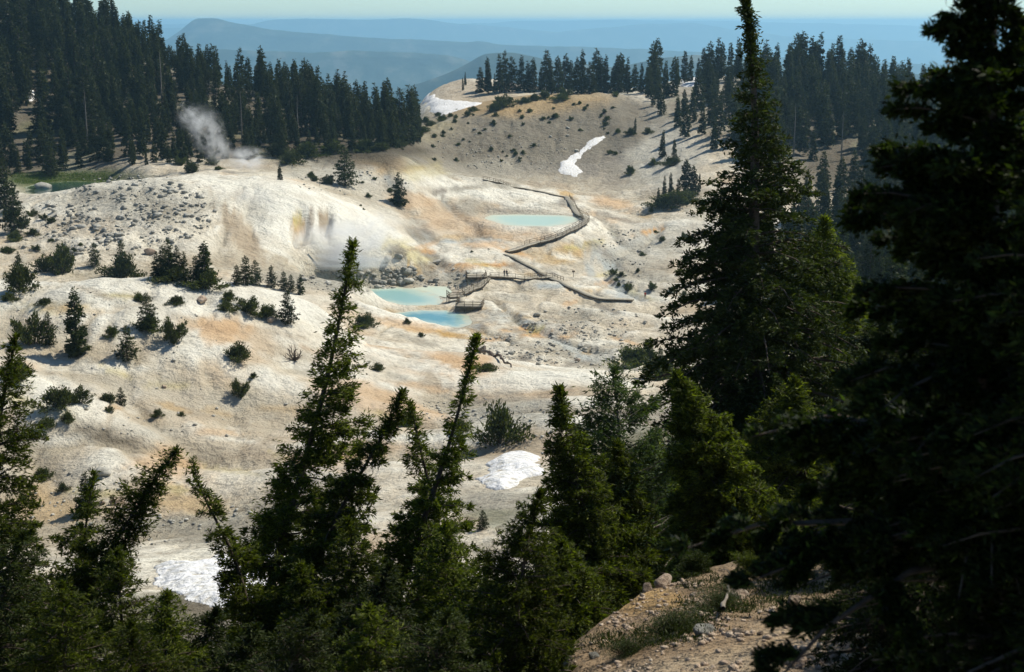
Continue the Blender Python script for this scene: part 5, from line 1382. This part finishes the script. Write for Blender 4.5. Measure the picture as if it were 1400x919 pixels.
# ------------------------------------------------------------------ people, far off on the walk
def plain(name, c, rough=.8):
    m, nt, b = new_mat(name); b.inputs['Base Color'].default_value = (*c, 1); b.inputs['Roughness'].default_value = rough
    return m
M_skin = plain('skin', (.50, .30, .20)); M_hair = plain('dark_hair', (.03, .02, .015)); M_navy = plain('dark_cloth', (.03, .035, .05)); M_red = plain('red_cloth', (.45, .06, .04)); M_denim = plain('denim', (.06, .08, .13)); M_khaki = plain('khaki_cloth', (.20, .16, .10))
def skinned(name, pts, edges, radii, mat, parent):
    me = bpy.data.meshes.new(name); me.from_pydata([Vector(p) for p in pts], edges, [])
    o = bpy.data.objects.new(name, me); COL.objects.link(o); o.parent = parent
    me.materials.append(mat)
    md = o.modifiers.new('skin', 'SKIN'); md.use_smooth_shade = True
    for i, r in enumerate(radii):
        v = me.skin_vertices[0].data[i]; v.radius = (r, r) if not isinstance(r, tuple) else r
        v.use_root = (i == 0)
    o.modifiers.new('sub', 'SUBSURF').levels = 1
    o.modifiers['sub'].render_levels = 1
    return o
def person(loc, rz, label, top, legs, stride=.12, arm=.1, hs=1.0):
    r = empty('person', loc, rz); tag(r, label, 'person', None); r.scale = (hs, hs, hs)
    P = [(0, 0, .95), (0, .01, 1.12), (0, .0, 1.32), (0, 0, 1.46), (0, .02, 1.54), (0, .035, 1.64), (0, .03, 1.73),
         (.10, 0, .90), (.11, stride, .50), (.12, stride * .8, .09), (.12, stride * .8 + .13, .04), (-.10, 0, .90), (-.11, -stride * .6, .50), (-.12, -stride * 1.4, .09), (-.12, -stride * 1.4 + .13, .04),
         (.18, 0, 1.42), (.24, -.03, 1.16), (.23, arm, .94), (.22, arm + .05, .84), (-.18, 0, 1.42), (-.24, .02, 1.16), (-.23, arm * 1.4, .95), (-.22, arm * 1.4 + .05, .85), (0, .12, 1.62)]
    E = [(0, 1), (1, 2), (2, 3), (3, 4), (4, 5), (5, 6), (0, 7), (7, 8), (8, 9), (9, 10), (0, 11), (11, 12), (12, 13), (13, 14), (3, 15), (15, 16), (16, 17), (17, 18), (3, 19), (19, 20), (20, 21), (21, 22), (5, 23)]
    R = [.13, .12, .14, .09, .055, .095, .07, .085, .055, .04, .035, .085, .055, .04, .035, .06, .042, .033, .035, .06, .042, .033, .035, .02]
    skinned('body', P, E, R, M_skin, r)
    skinned('shirt', [P[i] for i in (0, 1, 2, 3, 15, 16, 19, 20)], [(0, 1), (1, 2), (2, 3), (3, 4), (4, 5), (3, 6), (6, 7)], [.15, .14, .165, .10, .08, .062, .08, .062], top, r)
    skinned('trousers', [P[i] for i in (0, 7, 8, 9, 11, 12, 13)], [(0, 1), (1, 2), (2, 3), (0, 4), (4, 5), (5, 6)], [.15, .11, .075, .06, .11, .075, .06], legs, r)
    skinned('hair', [(0, -.01, 1.66), (0, -.015, 1.72), (0, 0, 1.765)], [(0, 1), (1, 2)], [.088, .092, .06], M_hair, r)
    return r
def on_walk(Q, px):
    a = to_px(Q[:, 0], Q[:, 1], Q[:, 2])[0]; i = int(np.argmin(np.abs(a - px))); return Q[i] + np.array([0, 0, .04])
person(on_walk(QE, 689.5), .6, 'left one of two dark-clad people standing together on the side boardwalk', M_navy, M_navy)
person(on_walk(QE, 694), -.5, 'right one of two dark-clad people standing together on the side boardwalk', M_navy, M_denim, .08, .2, 1.02)
person(hit(882, 409, 250), 2.4, 'person in a red top standing where the boardwalk trail meets the flank', M_red, M_khaki)

# ------------------------------------------------------------------ steam over the vents
def steam(px, py, Y, rx_, ry_, rz_, dens, scale, label, lo=.45, hi=.7, seed=0, tilt=0, name='steam_plume', cut=None):
    """round-edged puff of vapour; the density fades to nothing inside the hull"""
    m = bpy.data.materials.new('steam_vapour'); m.use_nodes = True
    nt = m.node_tree; nt.nodes.clear()
    out = nd(nt, 'ShaderNodeOutputMaterial'); v = nd(nt, 'ShaderNodeVolumePrincipled')
    v.inputs['Color'].default_value = (.99, 1, 1, 1); v.inputs['Anisotropy'].default_value = .25
    tc = nd(nt, 'ShaderNodeTexCoord').outputs['Object']
    ln = nd(nt, 'ShaderNodeVectorMath'); ln.operation = 'LENGTH'; nt.links.new(tc, ln.inputs[0])
    fall = nd(nt, 'ShaderNodeMapRange'); fall.inputs['From Min'].default_value = .25; fall.inputs['From Max'].default_value = .97; fall.inputs['To Min'].default_value = 1; fall.inputs['To Max'].default_value = 0
    fall.interpolation_type = 'SMOOTHSTEP'; nt.links.new(ln.outputs['Value'], fall.inputs['Value'])
    mp = nd(nt, 'ShaderNodeMapping'); mp.inputs['Location'].default_value = (seed, seed * .7, 0); mp.inputs['Scale'].default_value = (1, 1, 1); nt.links.new(tc, mp.inputs['Vector'])
    n = noise(nt, scale, 4, .6, mp.outputs[0], .8)
    r = nd(nt, 'ShaderNodeMapRange'); r.inputs['From Min'].default_value = lo; r.inputs['From Max'].default_value = hi; nt.links.new(n.outputs[0], r.inputs['Value'])
    a = nd(nt, 'ShaderNodeMath'); a.operation = 'MULTIPLY'; nt.links.new(fall.outputs[0], a.inputs[0]); nt.links.new(r.outputs[0], a.inputs[1])
    c2 = nd(nt, 'ShaderNodeMath'); c2.operation = 'MULTIPLY'; nt.links.new(a.outputs[0], c2.inputs[0]); c2.inputs[1].default_value = dens
    nt.links.new(c2.outputs[0], v.inputs['Density']); nt.links.new(v.outputs[0], out.inputs['Volume'])
    bm = bmesh.new(); bmesh.ops.create_icosphere(bm, subdivisions=3, radius=1)
    me = bpy.data.meshes.new(name); bm.to_mesh(me); bm.free(); me.materials.append(m)
    o = bpy.data.objects.new(name, me); COL.objects.link(o)
    o.location = (float(sx(px, py)) * Y, Y, float(mz(py)) * Y)
    o.scale = (rx_, ry_, rz_); o.rotation_euler = (0, tilt, 0)
    return tag(o, label, 'steam')
steam(262, 160, 398, 6.0, 4, 5, .28, 2.2, 'ragged upper wisp of the tall steam plume before the left forest', .45, .64, 1, .5)
steam(282, 178, 398, 6.5, 5, 9, .26, 2.4, 'tall steam plume rising in front of the left forest', .44, .64, 7, -.25)
steam(300, 206, 397, 5, 4, 5, .22, 2.2, 'thin foot of steam under the tall plume by the bushes', .42, .62, 9)
steam(338, 218, 392, 7.5, 5, 4.4, .36, 2.0, 'low puff of steam at the forest foot right of the tall plume', .42, .62, 2)
steam(350, 312, 345, 15, 8, 11, .26, 1.8, 'white steam veil drifting over the left side of the white mound', .40, .66, 3, .35)
steam(492, 328, 334, 14, 7, 8, .28, 2.2, 'grayish steam drifting off the hollow above the jagged rocks', .42, .66, 4, -.3)
steam(440, 338, 336, 15, 7, 8, .32, 2.0, 'soft white steam in front of the ochre alcove of the mound', .42, .66, 12)
steam(385, 345, 334, 16, 6, 6, .36, 2.0, 'bright steam curling along the left foot of the white mound', .40, .64, 5)
steam(455, 358, 331, 19, 5, 2.6, .8, 1.8, 'low bright steam bank hugging the ground before the jagged rocks', .38, .6, 6)
